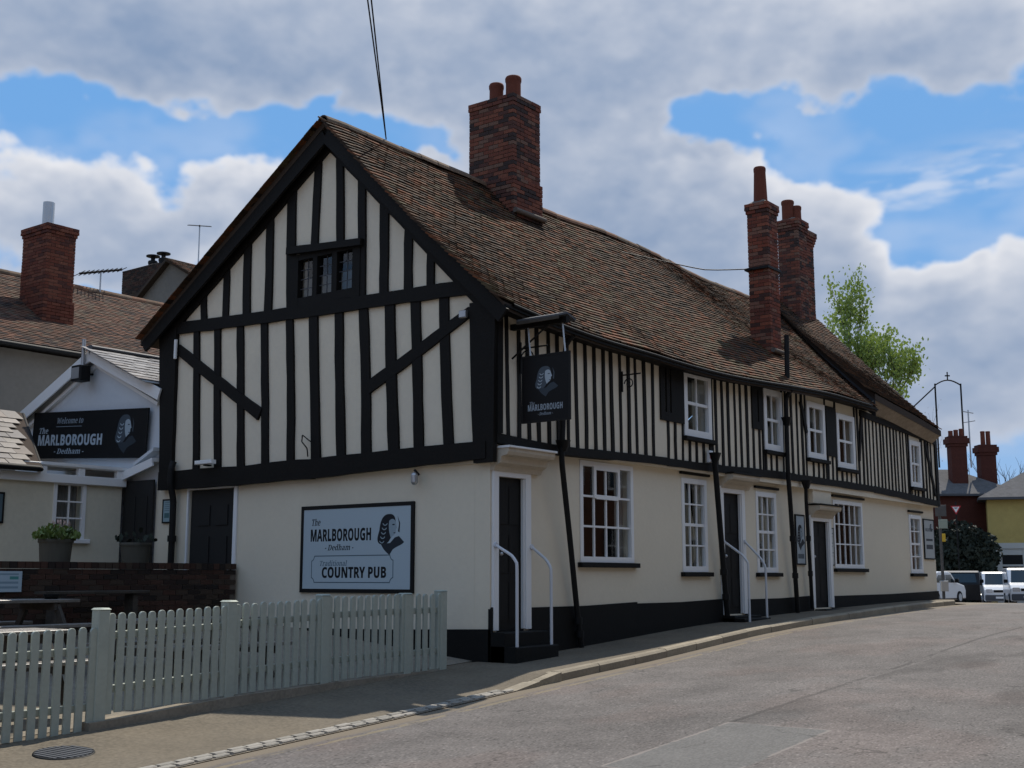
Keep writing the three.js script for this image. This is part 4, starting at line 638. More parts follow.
// ---------- garden: brick wall, planters, tables, notice ----------
{
  const w = thing('garden_wall', 'dark brick garden wall in front of the raised terrace', 'wall', [0, 0, 0]);
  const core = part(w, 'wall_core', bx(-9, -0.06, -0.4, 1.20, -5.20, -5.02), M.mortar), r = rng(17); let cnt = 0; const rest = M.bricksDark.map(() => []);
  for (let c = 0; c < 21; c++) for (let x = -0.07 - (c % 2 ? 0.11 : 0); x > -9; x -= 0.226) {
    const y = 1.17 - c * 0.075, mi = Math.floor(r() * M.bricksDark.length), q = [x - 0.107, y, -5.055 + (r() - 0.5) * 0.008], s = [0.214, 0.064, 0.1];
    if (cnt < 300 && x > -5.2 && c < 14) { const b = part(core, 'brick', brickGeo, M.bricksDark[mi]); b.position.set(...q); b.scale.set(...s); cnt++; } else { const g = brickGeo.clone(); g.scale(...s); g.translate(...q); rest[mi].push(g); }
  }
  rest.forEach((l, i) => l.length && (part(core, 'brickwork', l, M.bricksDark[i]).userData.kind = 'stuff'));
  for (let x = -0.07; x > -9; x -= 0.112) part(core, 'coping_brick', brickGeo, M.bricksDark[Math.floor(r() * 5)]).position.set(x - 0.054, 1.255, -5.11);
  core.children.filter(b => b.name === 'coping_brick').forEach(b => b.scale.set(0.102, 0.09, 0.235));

  const planter = (label, x, z, s, seed, flowers) => {
    const o = thing('planter', label, 'planter', [x, 0.552, z], 0, 'tapered planters on the terrace'); o.scale.set(0.84, 0.95, 0.84); const rr = rng(seed), h = 1.13 * s, g = new THREE.LatheGeometry([[0.001, 0], [0.17, 0], [0.18, 0.02], [0.27, h - 0.06], [0.29, h - 0.05], [0.29, h], [0.26, h], [0.25, h - 0.06], [0.001, h - 0.06]].map(p => new THREE.Vector2(...p)), 20);
    part(o, 'pot', g, M.pot2 ??= noisy(rgb(0.11, 0.105, 0.085), { size: 0.7, off: 81 }));
    const nl = flowers ? 300 : 24, lv = [], fl = []; for (let i = 0; i < nl; i++) { const a = rr() * 6.28, q = Math.sqrt(rr()) * 0.36, yy = h + 0.02 + (0.16 - q * q * 0.9) * rr() * 1.3, l = new THREE.CircleGeometry(0.028 + 0.02 * rr(), 5); l.scale(1, 1.5, 1); l.rotateX(-1.2 + rr()); l.rotateY(rr() * 6.28); l.translate(Math.cos(a) * q, yy, Math.sin(a) * q); lv.push(l); }
    part(o, 'foliage', lv, flowers ? M.leaf2 ??= new THREE.MeshPhysicalMaterial({ color: rgb(0.14, 0.20, 0.035), roughness: 0.8, transmission: 0.35, thickness: 0, side: THREE.DoubleSide }) : M.leafdark).userData.kind = 'stuff';  // flowerless planter: the dark leaf colour stands in for deep shade
    if (flowers) { for (let i = 0; i < 70; i++) { const a = rr() * 6.28, q = Math.sqrt(rr()) * 0.16, l = new THREE.CircleGeometry(0.014, 5); l.scale(0.6, 2.4, 1); l.rotateX(rr() - 0.5); l.rotateY(rr() * 6.28); l.translate(Math.cos(a) * q + 0.08, h + 0.14 + 0.14 * rr(), Math.sin(a) * q); fl.push(l); } part(o, 'flower_spikes', fl, mat({ color: rgb(0.55, 0.40, 0.34) })).userData.kind = 'stuff'; }
  };
  planter('tapered planter full of leaves and pale flowers on the terrace', -2.80, -5.66, 1.0, 4, true); planter('tapered planter by the passage door, leaves coloured dark for deep shade', -1.0, -6.3, 1.0, 7, false);

  const nb = thing('notice_board', 'pale blue notice leaning on the dark brick wall', 'notice', [0, 0, -4.995]); board(nb, FRONT, -4.5, -3.70, 0.90, 1.17, 0.0, 0.0, printed(canvasTex(256, 96, (g, w2, h2) => { g.fillStyle = '#a7b9c4'; g.fillRect(0, 0, w2, h2); g.fillStyle = '#7f95a2'; g.fillRect(150, 10, 90, 8); g.fillRect(140, 48, 100, 10); g.fillRect(140, 70, 100, 10); g.fillStyle = '#4f8d8a'; g.fillRect(200, 24, 40, 14); })), M.white);

  const table = (label, x, y, z, turn, len = 1.75) => {
    const o = thing('picnic_table', label, 'picnic table', [x, y, z], turn, 'picnic tables in the garden'), L = len / 2;
    for (let i = 0; i < 5; i++) part(o, 'top_plank', rbox(-L, L, 0.70, 0.738, -0.37 + i * 0.149, -0.37 + i * 0.149 + 0.142, 0.004), M.wood);
    for (const s of [-1, 1]) for (let i = 0; i < 2; i++) part(o, 'seat_plank', rbox(-L, L, 0.42, 0.458, s * 0.70 - 0.14 + i * 0.142, s * 0.70 - 0.14 + i * 0.142 + 0.136, 0.004), M.wood);
    for (const e of [-L + 0.28, L - 0.28]) { for (const s of [-1, 1]) part(o, 'leg', (() => { const g = poly([[s * 0.72 - 0.05, 0], [s * 0.72 + 0.05, 0], [s * 0.28 + 0.05, 0.7], [s * 0.28 - 0.05, 0.7]], -0.022, 0.022); g.rotateY(-Math.PI / 2); g.translate(e, 0, 0); return g; })(), M.wooddark); part(o, 'cross_bearer', bx(e - 0.066, e - 0.023, 0.33, 0.42, -0.80, 0.80), M.wooddark); part(o, 'top_bearer', bx(e - 0.066, e - 0.023, 0.61, 0.70, -0.35, 0.35), M.wooddark); }
    return o;
  };
  table('picnic table with an ashtray in front of the brick wall', -4.85, 0.09, -3.55, 0.05);
  table('picnic table nearest the low left end of the fence', -6.35, -0.17, -1.35, 0.03);
  table('picnic table behind the middle of the fence', -3.45, -0.12, -1.75, 0.02, 1.9);
  const b = thing('garden_bench', 'dark plank bench along the brick wall', 'bench', [-2.85, 0.18, -4.55]); part(b, 'seat_plank', rbox(-0.8, 0.8, 0.69, 0.73, -0.2, 0.1, 0.006), M.wooddark); for (const x of [-0.6, 0.6]) part(b, 'leg', bx(x - 0.04, x + 0.04, 0, 0.689, -0.15, 0.05), M.wooddark);
  const a = thing('ashtray', 'small dark ashtray on the picnic table', 'ashtray', [-4.18, 0.829, -3.5]); part(a, 'dish', new THREE.LatheGeometry([[0.001, 0], [0.08, 0], [0.1, 0.06], [0.085, 0.06], [0.07, 0.015], [0.001, 0.015]].map(p => new THREE.Vector2(...p)), 16), M.black);
}
// ---------- buildings left of the pub ----------
const PAL_SLATE = [[0.20, 0.19, 0.19], [0.25, 0.235, 0.225], [0.30, 0.28, 0.265], [0.24, 0.21, 0.19], [0.33, 0.31, 0.29]];
{
  const an = thing('white_annex', 'pale painted annex gable behind the welcome banner', 'building');
  const zc = -9.13, hw = 2.55, ye = 4.06, yr = 5.18, zR = -7.215, yR = yr - (zR - zc) * (yr - ye) / hw;
  part(an, 'wall', GABLE(poly([[zc - hw, 0.5], [zR, 0.5], [zR, yR - 0.05], [zc, yr - 0.05], [zc - hw, ye]], -8, -0.04)), M.bluewhite);
  for (const s of [-1, 1]) { const sf = (x, t) => s > 0 ? [lerp(yR, yr, t), lerp(zR, zc, t)] : [lerp(ye - 0.06, yr, t), lerp(zc + s * (hw + 0.05), zc, t)]; part(an, 'roof_deck', grid((u, v) => { const x = lerp(-0.14, 8, u), [y, z] = sf(x, v); return [x, y - 0.015, z]; }, 4, 2, 0.07), M.underlay); if (s > 0) tileRoof(an, sf, () => -0.16, () => 6, 2.08, { tw: 0.3, ex: 0.2, len: 0.36, th: 0.012, pal: PAL_SLATE, seed: 41, m: M.slate }); }
  for (const s of [-1, 1]) part(an, 'barge_board', GABLE(timber(s > 0 ? [-7.05, yR - 0.19] : [zc - hw - 0.08, ye - 0.18], [zc, yr - 0.13], 0.2, 0.2, 0.12, 0.15, 0.002)), M.white);
  for (const s of [-1, 1]) part(an, 'barge_trim', GABLE(timber(s > 0 ? [-7.25, yR - 0.32] : [zc - hw + 0.1, ye - 0.3], [zc, yr - 0.29], 0.06, 0.06, -0.039, 0.03, 0.002)), M.white);
  part(an, 'ridge_capping', rbox(-0.17, 8, yr - 0.01, yr + 0.05, zc - 0.09, zc + 0.09, 0.02), M.lead);
  part(an, 'vent_pipe', rod([-0.2, 4.6, zc - 0.12], [-0.2, 5.35, zc - 0.12], 0.035), M.galv);
  const fl = thing('floodlight', 'square black floodlight at the annex gable peak', 'lamp', [-0.2, 4.72, -9.28]); part(fl, 'case', rbox(-0.12, 0.1, -0.14, 0.14, -0.15, 0.15, 0.02), M.black); part(fl, 'lens', bx(-0.127, -0.121, -0.1, 0.1, -0.11, 0.11), M.galv); part(fl, 'arm', rod([0.08, 0, 0], [0.26, 0.02, 0], 0.02), M.black);
}
{
  const lt = thing('cream_lean_to', 'single storey cream lean-to with slate slope and white fascia', 'building');
  const z = -8.0, eY = 2.82;
  part(lt, 'wall', poly([[-9, 0.5], [-0.12, 0.5], [-0.12, eY - 0.05], [-9, eY - 0.05]], z - 0.2, z, [rectHole(-1.36, -0.86, 1.78, 2.62)]), M.cream);
  part(lt, 'return_wall', bx(-0.32, -0.12, 0.5, eY - 0.05, -12, z - 0.201), M.cream);
  part(lt, 'inner_room', bx(-9, -0.4, 0.5, 2.6, -10.5, -10.3), M.dark);
  sash(lt, FRONT, -1.42, -0.82, 1.72, 2.66, 2, 3, z + 0.01, { fr: 0.06, mid: false, sill: M.white, curtain: [[0, 1]] });
  const sf = (x, t) => [lerp(eY + 0.02, eY + 1.12, t), lerp(z + 0.22, z - 1.5, t)];
  part(lt, 'roof_deck', grid((u, v) => { const x = lerp(-9, -1.80 + 0.62 * v, u), [y, q] = sf(x, v); return [x, y - 0.015, q]; }, 4, 2, 0.06), M.underlay);
  tileRoof(lt, sf, () => -7, t => -1.95 + 0.62 * t, 2.04, { tw: 0.3, ex: 0.19, len: 0.34, th: 0.012, pal: PAL_SLATE.map(c => [c[0] * 1.05, c[1] * 0.98, c[2] * 0.88]), seed: 43, m: M.slate });
  part(lt, 'gutter', tube([[-9, eY + 0.0, z + 0.27], [-5, eY, z + 0.27], [-1.85, eY - 0.01, z + 0.27]], 0.05, 8), M.black);
  part(lt, 'fascia', rbox(-9, -0.1, eY - 0.20, eY - 0.06, z + 0.002, z + 0.10, 0.006), M.white);
  for (const x of [-1.72, -1.02, -0.28]) part(lt, 'porch_post', rbox(x, x + 0.12, eY - 0.06, eY + 0.06, z - 0.02, z + 0.08, 0.006), M.white);
  part(lt, 'porch_beam', rbox(-2.0, -0.12, eY + 0.06, eY + 0.12, z - 0.03, z + 0.07, 0.006), M.white);
  part(lt, 'porch_roof', grid((u, v) => [lerp(-1.7, 0.02, u), lerp(eY + 0.13, eY + 0.24, v), lerp(z + 0.1, z - 2.0, v)], 2, 1, 0.05), M.white);
  part(lt, 'hip_board', rod([-1.78, eY - 0.02, z + 0.2], [-1.16, eY + 1.08, z - 1.5], 0.035, 6), M.timber);
  // porch roof between lean-to and pub
  part(lt, 'entrance_roof', grid((u, v) => [lerp(-0.16, 0.02, v), lerp(2.86, 3.08, u), lerp(-8.05, -7.15, u)], 2, 1, 0.06), M.white);
  part(lt, 'entrance_roof', grid((u, v) => [lerp(-0.14, 0.02, v), lerp(3.02, 3.26, u), lerp(-7.7, -7.15, u)], 2, 1, 0.06), M.bluewhite);
  part(lt, 'barge_board', GABLE(timber([-8.1, 2.76], [-7.1, 3.00], 0.13, 0.13, 0.16, 0.19, 0.002)), M.white);
  const od = part(lt, 'entrance_door', GABLE(merge([bx(-8.0, -7.18, 0.552, 2.72, 0.045, 0.08), bx(-7.9, -7.65, 1.5, 2.45, 0.081, 0.09), bx(-7.55, -7.32, 1.5, 2.45, 0.081, 0.09)])), M.door2);
  const fr = thing('poster_board', 'small black framed notice at the left edge of the cream wall', 'poster', [0, 0, z + 0.002]); board(fr, FRONT, -2.9, -2.28, 1.93, 2.42, 0.0, 0.03, printed(canvasTex(128, 96, (g, w, h) => { g.fillStyle = '#566870'; g.fillRect(0, 0, w, h); g.fillStyle = '#8fa0a6'; for (let i = 0; i < 4; i++) g.fillRect(14, 14 + i * 20, 90 - i * 10, 7); })), M.black);
}
{
  const hc = thing('tiled_house', 'house with brown tiled roof behind the annex at the left', 'house');
  const ze = -12.9, zr = -16.8, ye = 5.86, yr = 8.28;
  part(hc, 'wall', bx(-9, 7.5, 0.4, 5.75, -13.3, -13.15), M.greyrender); part(hc, 'wall', bx(7.3, 7.5, 0.4, 5.7, -20.4, -13.31), M.greyrender); part(hc, 'rear_wall', bx(-9, 7.29, 0.4, 5.75, -20.5, -20.3), M.greyrender);
  const sf = (x, t) => [lerp(ye, yr, t) - 0.05 * Math.sin(t * Math.PI) + 0.05 * (fbm(x * 0.5, t * 2, 3) - 0.5), lerp(ze, zr, t)];
  part(hc, 'roof_deck', grid((u, v) => { const x = lerp(-9, 7.1, u), [y, z] = sf(x, v); return [x, y - 0.02, z]; }, 20, 8, 0.08), M.underlay);
  part(hc, 'rear_roof_slope', grid((u, v) => [lerp(-9, 7.1, u), lerp(ye, yr, v), lerp(-20.7, zr, v)], 4, 3, 0.08), M.underlay);
  tileRoof(hc, sf, () => -4, () => 7.1, 4.55, { tw: 0.17, ex: 0.11, len: 0.2, pal: [[0.07, 0.05, 0.042], [0.11, 0.066, 0.048], [0.14, 0.08, 0.055], [0.17, 0.088, 0.058], [0.20, 0.10, 0.064], [0.16, 0.115, 0.08]], seed: 45 });
  part(hc, 'gutter', tube([[-9, ye - 0.07, ze + 0.06], [0, ye - 0.07, ze + 0.06], [7.1, ye - 0.08, ze + 0.06]], 0.06, 8), M.black);
  for (let x = -2; x < 7.1; x += 0.43) { const q = part(hc, 'ridge_tile', M.ridgeGeo, M.ridge[Math.floor(tr() * 4)]); q.position.set(x, yr - 0.05, zr); q.rotation.z = (tr() - 0.5) * 0.03; };
  const c = stack(hc, 'chimney', 2.08, 2.80, -15.42, -14.42, 6.3, 9.0, { seed: 47, corbel: 3, out: 0.035, base: 7.25, pal: bricks([[0.20, 0.060, 0.036], [0.17, 0.054, 0.034], [0.23, 0.078, 0.046], [0.12, 0.046, 0.034], [0.24, 0.09, 0.055]]) });
  part(c, 'flue_liner', rod([2.36, 9.0, -14.9], [2.36, 9.62, -14.9], 0.13, 14), M.galv);
  const ant = (label, x, y, z, turn, boom, n, mast) => { const o = thing('tv_aerial', label, 'aerial', [x, y, z], turn, 'television aerials'); part(o, 'mast', rod([0, 0, 0], [0, mast, 0], 0.02, 6), M.galv); part(o, 'boom', rod([-boom / 2, mast - 0.14, 0], [boom / 2, mast + 0.14, 0], 0.03, 6), M.black); for (let i = 0; i < n; i++) { const u = lerp(-boom / 2, boom / 2, i / (n - 1)); part(o, 'dipole', rod([u, mast + u * 0.28 / boom, -0.36 + i * 0.008], [u, mast + u * 0.28 / boom, 0.36 - i * 0.008], 0.011, 5), M.lead); } };
  ant('television aerial on the ridge left of the cowled chimney', 5.0, 8.25, -16.7, -0.2, 1.1, 10, 0.55);
  const hd = thing('rendered_gable_house', 'distant house with grey gable and cowled brick chimney', 'house');
  part(hd, 'wall', GABLE(poly([[-25, 0], [-17.2, 0], [-17.2, 8.9], [-20.56, 10.72], [-25, 7.66]], -22, -10)), M.greyrender);
  const sd = (x, t) => [lerp(8.85, 10.8, t), lerp(-16.9, -20.56, t)]; part(hd, 'roof_deck', grid((u, v) => { const [y, z] = sd(0, v); return [lerp(9.8, 22, u), y - 0.02, z]; }, 4, 2, 0.1), M.underlay); tileRoof(hd, sd, () => 9.75, () => 16, 4.17, { tw: 0.17, ex: 0.11, pal: PAL_MAIN, seed: 49 });
  part(hd, 'rear_roof_slope', grid((u, v) => [lerp(9.8, 22, u), lerp(7.66, 10.8, v), lerp(-25.2, -20.56, v)], 2, 2, 0.1), M.underlay);
  const cs = stack(hd, 'chimney', 10.5, 11.3, -23.8, -21.9, 8.6, 11.0, { seed: 51, corbel: 1, pal: M.bricksDark, max: 160 });
  for (const z of [-22.75, -22.2]) { pot(cs, 10.9, 11.0, z, 0.26, 0.15, 0.14, M.black); part(cs, 'cowl', [new THREE.CylinderGeometry(0.22, 0.22, 0.035, 14).translate(10.9, 11.42, z), rod([10.9, 11.2, z], [10.9, 11.42, z], 0.07, 8)], M.black); }
  ant('television aerial on a tall mast behind the pub gable', 10.5, 10.4, -19.9, 0.9, 0.95, 6, 1.45);
}
// ---------- far end of the street ----------
{
  const face = Math.atan2(0, 1);
  const rh = thing('red_brick_house', 'dark red brick house with hipped slate roof at the street end', 'house', [68.0, -0.5, -16.6], 0.66);
  M.redwall = noisy(rgb(0.11, 0.036, 0.026), { size: 0.9, s1: 8, s2: 40, a1: 0.3, a2: 0.3, bump: 0.006, off: 91 });
  // local: front faces -x
  part(rh, 'wall', bx(0, 7, -1, 7.0, -7.5, 3.35), M.redwall);
  const hip = (x0, x1, z0, z1, y0, y1, k) => { const mx0 = x0 + k, mx1 = x1 - k, mz0 = z0 + k, mz1 = z1 - k, g = new THREE.BufferGeometry(), A = [[x0, y0, z0], [x1, y0, z0], [x1, y0, z1], [x0, y0, z1]], c = (x0 + x1) / 2, R0 = [c, y1, mz0], R1 = [c, y1, mz1], p = []; const t = (...q) => q.forEach(v => p.push(...v)); t(A[0], A[3], R1, A[0], R1, R0); t(A[2], A[1], R0, A[2], R0, R1); t(A[1], A[0], R0); t(A[3], A[2], R1); t(A[0], A[1], A[2], A[0], A[2], A[3]); g.setAttribute('position', new THREE.Float32BufferAttribute(p, 3)); const uv = []; for (let i = 0; i < p.length; i += 3) uv.push(p[i + 2], p[i] + p[i + 1]); g.setAttribute('uv', new THREE.Float32BufferAttribute(uv, 2)); g.computeVertexNormals(); return g; };
  M.slateFar = noisy(rgb(0.17, 0.165, 0.165), { size: 1.6, s1: 6, s2: 40, a1: 0.35, a2: 0.35, bump: 0.003, rough: 0.95, off: 93 }); M.slateFar.specularIntensity = 0.15;
  part(rh, 'roof', hip(-0.4, 7.4, -4.2, 5.4, 7.0, 8.9, 3.2), M.slateFar);
  part(rh, 'eaves_board', bx(-0.42, 7.42, 6.86, 6.998, -4.22, 5.42), M.lead);
  const wf = (z, y) => { const w = part(rh, 'window', [bx(-0.06, 0.02, y, y + 1.3, z, z + 0.9)], M.white); part(w, 'pane', bx(-0.066, -0.061, y + 0.08, y + 1.22, z + 0.08, z + 0.82), M.black); }; wf(-2.4, 4.4);
  for (const [x, z, h] of [[1.6, 1.75, 3.1], [2.4, 4.0, 2.6]]) { const c = part(rh, 'chimney', [bx(x - 0.4, x + 0.4, 7.4, 8 + h - 0.85, z - 0.52, z + 0.52), bx(x - 0.46, x + 0.46, 8 + h - 0.85, 8 + h - 0.65, z - 0.60, z + 0.60), bx(x - 0.54, x + 0.54, 8 + h - 0.65, 8 + h - 0.30, z - 0.70, z + 0.70), bx(x - 0.46, x + 0.46, 8 + h - 0.30, 8 + h - 0.15, z - 0.60, z + 0.60)], M.redwall); for (const q of [-0.36, 0.0, 0.36]) if (!(x > 2 && q === -0.36)) pot(c, x, 8 + h - 0.15, z + q + (x > 2 ? -0.15 : 0), x > 2 ? 0.95 : 0.45 + q * 0.2, 0.16, 0.14); }
  const yh = thing('yellow_house', 'yellow rendered house with slate roof and white shopfront', 'house', [67.7, -0.5, -12.2], 0.32);
  M.yellow = noisy(rgb(0.52, 0.40, 0.14), { size: 2, a1: 0.2, a2: 0.1, off: 95 });
  part(yh, 'wall', bx(0, 8, -1, 6.6, -1.4, 9), M.yellow); part(yh, 'roof', hip(-0.5, 8.5, -1.9, 9.5, 6.6, 8.7, 3.4), M.slateFar); part(yh, 'eaves_board', bx(-0.52, 8.52, 6.45, 6.598, -1.92, 9.52), M.lead);
  const sfm = part(yh, 'shopfront', [bx(-0.12, -0.002, 3.4, 3.75, -1.2, 5), bx(-0.06, -0.002, -0.5, 3.39, 0.5, 0.9), bx(-0.06, -0.002, -0.5, 3.39, -1.1, -0.7), bx(-0.06, -0.002, -0.5, 0.5, -0.69, 0.49), bx(-0.06, -0.002, 3.01, 3.39, -0.69, 0.49), bx(-0.06, -0.002, -0.5, 3.39, 0.91, 5)], M.white2 = mat({ color: rgb(0.5, 0.5, 0.46), roughness: 0.6 }));
  part(sfm, 'shop_window', bx(-0.04, -0.003, 0.51, 3.0, -0.69, 0.49), M.black); part(sfm, 'transom', bx(-0.055, -0.003, 2.3, 2.42, -0.69, 0.49), M.white2);
  for (const z of [1.1, 3.2]) { const w = part(yh, 'window', bx(-0.05, 0.01, 4.4, 5.9, z, z + 0.95), M.white); part(w, 'pane', bx(-0.056, -0.051, 4.5, 5.8, z + 0.09, z + 0.86), M.black); }
  // iron arch on the red house roof
  const ar = thing('iron_arch', 'thin iron arch with finial standing above the far brick chimney', 'iron frame', [70.5, 8.4, -16.6], 0.66);
  const ap = [[0, 5.6, -0.87]]; for (let i = 1; i < 8; i++) ap.push([0, 5.6 + 0.34 * Math.sin(i / 8 * Math.PI), -0.87 + 1.74 * i / 8]); ap.push([0, 5.6, 0.87]);
  part(ar, 'post', rod([0, 0, -0.87], [0, 5.7, -0.87], 0.06, 6), M.black); part(ar, 'post', rod([0, 0, 0.87], [0, 5.7, 0.87], 0.06, 6), M.black); part(ar, 'arch', tube(ap, 0.05, 6), M.black); part(ar, 'finial', [rod([0, 5.9, 0], [0, 6.5, 0], 0.045, 6), bx(-0.05, 0.05, 6.2, 6.28, -0.16, 0.16)], M.black); part(ar, 'stay', rod([0, 5.5, -0.87], [0.2, 3.0, -3.6], 0.045, 6), M.black);
  const an = thing('tv_aerial', 'television aerial mast beside the far brick chimneys', 'aerial', [71.3, 8.4, -15.6], 0.5, 'television aerials'); part(an, 'mast', rod([0, 0, 0], [0, 3.9, 0], 0.05, 6), M.galv); part(an, 'boom', rod([-0.9, 3.7, -0.5], [0.9, 3.8, 0.5], 0.04, 5), M.galv); part(an, 'crossbar', rod([-0.5, 3.1, 0.3], [0.5, 3.1, -0.3], 0.035, 5), M.galv);
}
// ---------- foliage ----------
function leaves(n, place, size, seed) {
  const r = rng(seed), pos = new Float32Array(n * 18), q = new THREE.Quaternion(), e = new THREE.Euler(), v = V(0, 0, 0); let k = 0;
  const shape = [[0, -0.5], [0.32, 0], [0, 0.5], [0, -0.5], [0, 0.5], [-0.32, 0]];
  for (let i = 0; i < n; i++) { const p = place(r), s = size * (0.6 + 0.8 * r()); e.set(r() * 6.28, r() * 6.28, r() * 6.28); q.setFromEuler(e); for (const c of shape) { v.set(c[0] * s, c[1] * s, (Math.abs(c[0]) > 0 ? 0.08 : 0) * s).applyQuaternion(q); pos[k++] = p[0] + v.x; pos[k++] = p[1] + v.y; pos[k++] = p[2] + v.z; } }
  const g = new THREE.BufferGeometry(); g.setAttribute('position', new THREE.BufferAttribute(pos, 3)); g.computeVertexNormals(); return g;
}
function branchy(r, base, dir, len, rad, depth, out, tips) {
  const n = 4, pts = [base.clone()], d = dir.clone(); let p = base.clone();
  for (let i = 0; i < n; i++) { d.add(V((r() - 0.5) * 0.35, (r() - 0.2) * 0.25, (r() - 0.5) * 0.35)).normalize(); const q = p.clone().addScaledVector(d, len / n); out.push(rod([p.x, p.y, p.z], [q.x, q.y, q.z], rad * (1 - 0.16 * i), depth > 1 ? 4 : 6, rad * (1 - 0.16 * (i + 1)))); p = q; pts.push(p.clone()); }
  if (depth >= 4) { tips.push(...pts.slice(1)); return; }
  const k = depth === 0 ? 6 : 3; for (let i = 0; i < k; i++) { const s = pts[Math.min(n, 2 + Math.floor(r() * 3))], nd = d.clone().add(V((r() - 0.5) * 1.7, (r() - 0.15) * 0.9, (r() - 0.5) * 1.7)).normalize(); branchy(r, s, nd, len * (0.58 + 0.16 * r()), rad * 0.52, depth + 1, out, tips); }
  if (depth >= 2) tips.push(p);
}
function tree(name, label, x, y, z, h, seed, nl, size, lm, group, spread = 0.35, bare = false) {
  const o = thing(name, label, 'tree', [x, y, z], 0, group), r = rng(seed), w = [], tips = []; branchy(r, V(0, 0, 0), V(0, 1, 0), h * 0.46, h * 0.018, 0, w, tips);
  part(o, 'trunk', w, M.bark);
  if (nl) part(o, 'crown', leaves(nl, q => { const t = tips[Math.floor(q() * tips.length)], s = spread * (0.4 + q()); return [t.x + (q() - 0.5) * 2 * s, t.y + (q() - 0.5) * 2 * s, t.z + (q() - 0.5) * 2 * s]; }, size, seed + 1), lm);
  return o;
}
{
  M.spring = new THREE.MeshPhysicalMaterial({ color: rgb(0.22, 0.30, 0.05), roughness: 0.8, transmission: 0.45, thickness: 0, side: THREE.DoubleSide });
  M.bud = new THREE.MeshPhysicalMaterial({ color: rgb(0.22, 0.17, 0.11), roughness: 0.9, transmission: 0.35, thickness: 0, side: THREE.DoubleSide });
  tree('leafy_tree', 'bright green spring tree rising behind the pub roof', 33.6, 0.4, -8.9, 11.4, 5, 11000, 0.17, M.spring, null, 0.42).scale.set(0.72, 1, 0.72);
  tree('budding_tree', 'pale budding tree left of the iron arch', 46.3, -0.2, -11.3, 10.4, 9, 900, 0.07, M.bud, null, 0.45).scale.set(0.55, 1, 0.55);
  tree('bare_tree', 'bare distant tree behind the yellow house', 101, -1.5, -21.5, 14.0, 13, 0, 0.1, M.bud, null);
  const iv = thing('ivy_bush', 'large dark evergreen shrub against the red brick house', 'shrub', [63.8, -0.5, -14.2]);
  part(iv, 'foliage', leaves(9000, r => { const a = r() * 6.28, b = Math.acos(1 - 2 * r()), q = Math.cbrt(r()) * (0.85 + 0.3 * vnoise(a * 2, b * 3)); return [Math.sin(b) * Math.cos(a) * 1.6 * q, 2.4 + Math.cos(b) * 2.6 * q, Math.sin(b) * Math.sin(a) * 2.2 * q]; }, 0.3, 71), M.leafdark);
  part(iv, 'stem', rod([0, -0.3, 0], [0, 2.5, 0], 0.12, 6), M.bark);
}
// ---------- vehicles ----------
M.paintwhite = new THREE.MeshPhysicalMaterial({ color: rgb(0.70, 0.71, 0.72), roughness: 0.35, clearcoat: 0.8, clearcoatRoughness: 0.08, side: THREE.DoubleSide });
M.paintblack = new THREE.MeshPhysicalMaterial({ color: rgb(0.012, 0.013, 0.016), roughness: 0.3, specularIntensity: 0.5, side: THREE.DoubleSide });
M.carglass = new THREE.MeshPhysicalMaterial({ color: rgb(0.03, 0.04, 0.045), roughness: 0.05, side: THREE.DoubleSide });
M.lens = mat({ color: rgb(0.55, 0.56, 0.58), roughness: 0.15, metalness: 0.5 }); M.tyre = mat({ color: rgb(0.02, 0.02, 0.02), roughness: 0.9 });
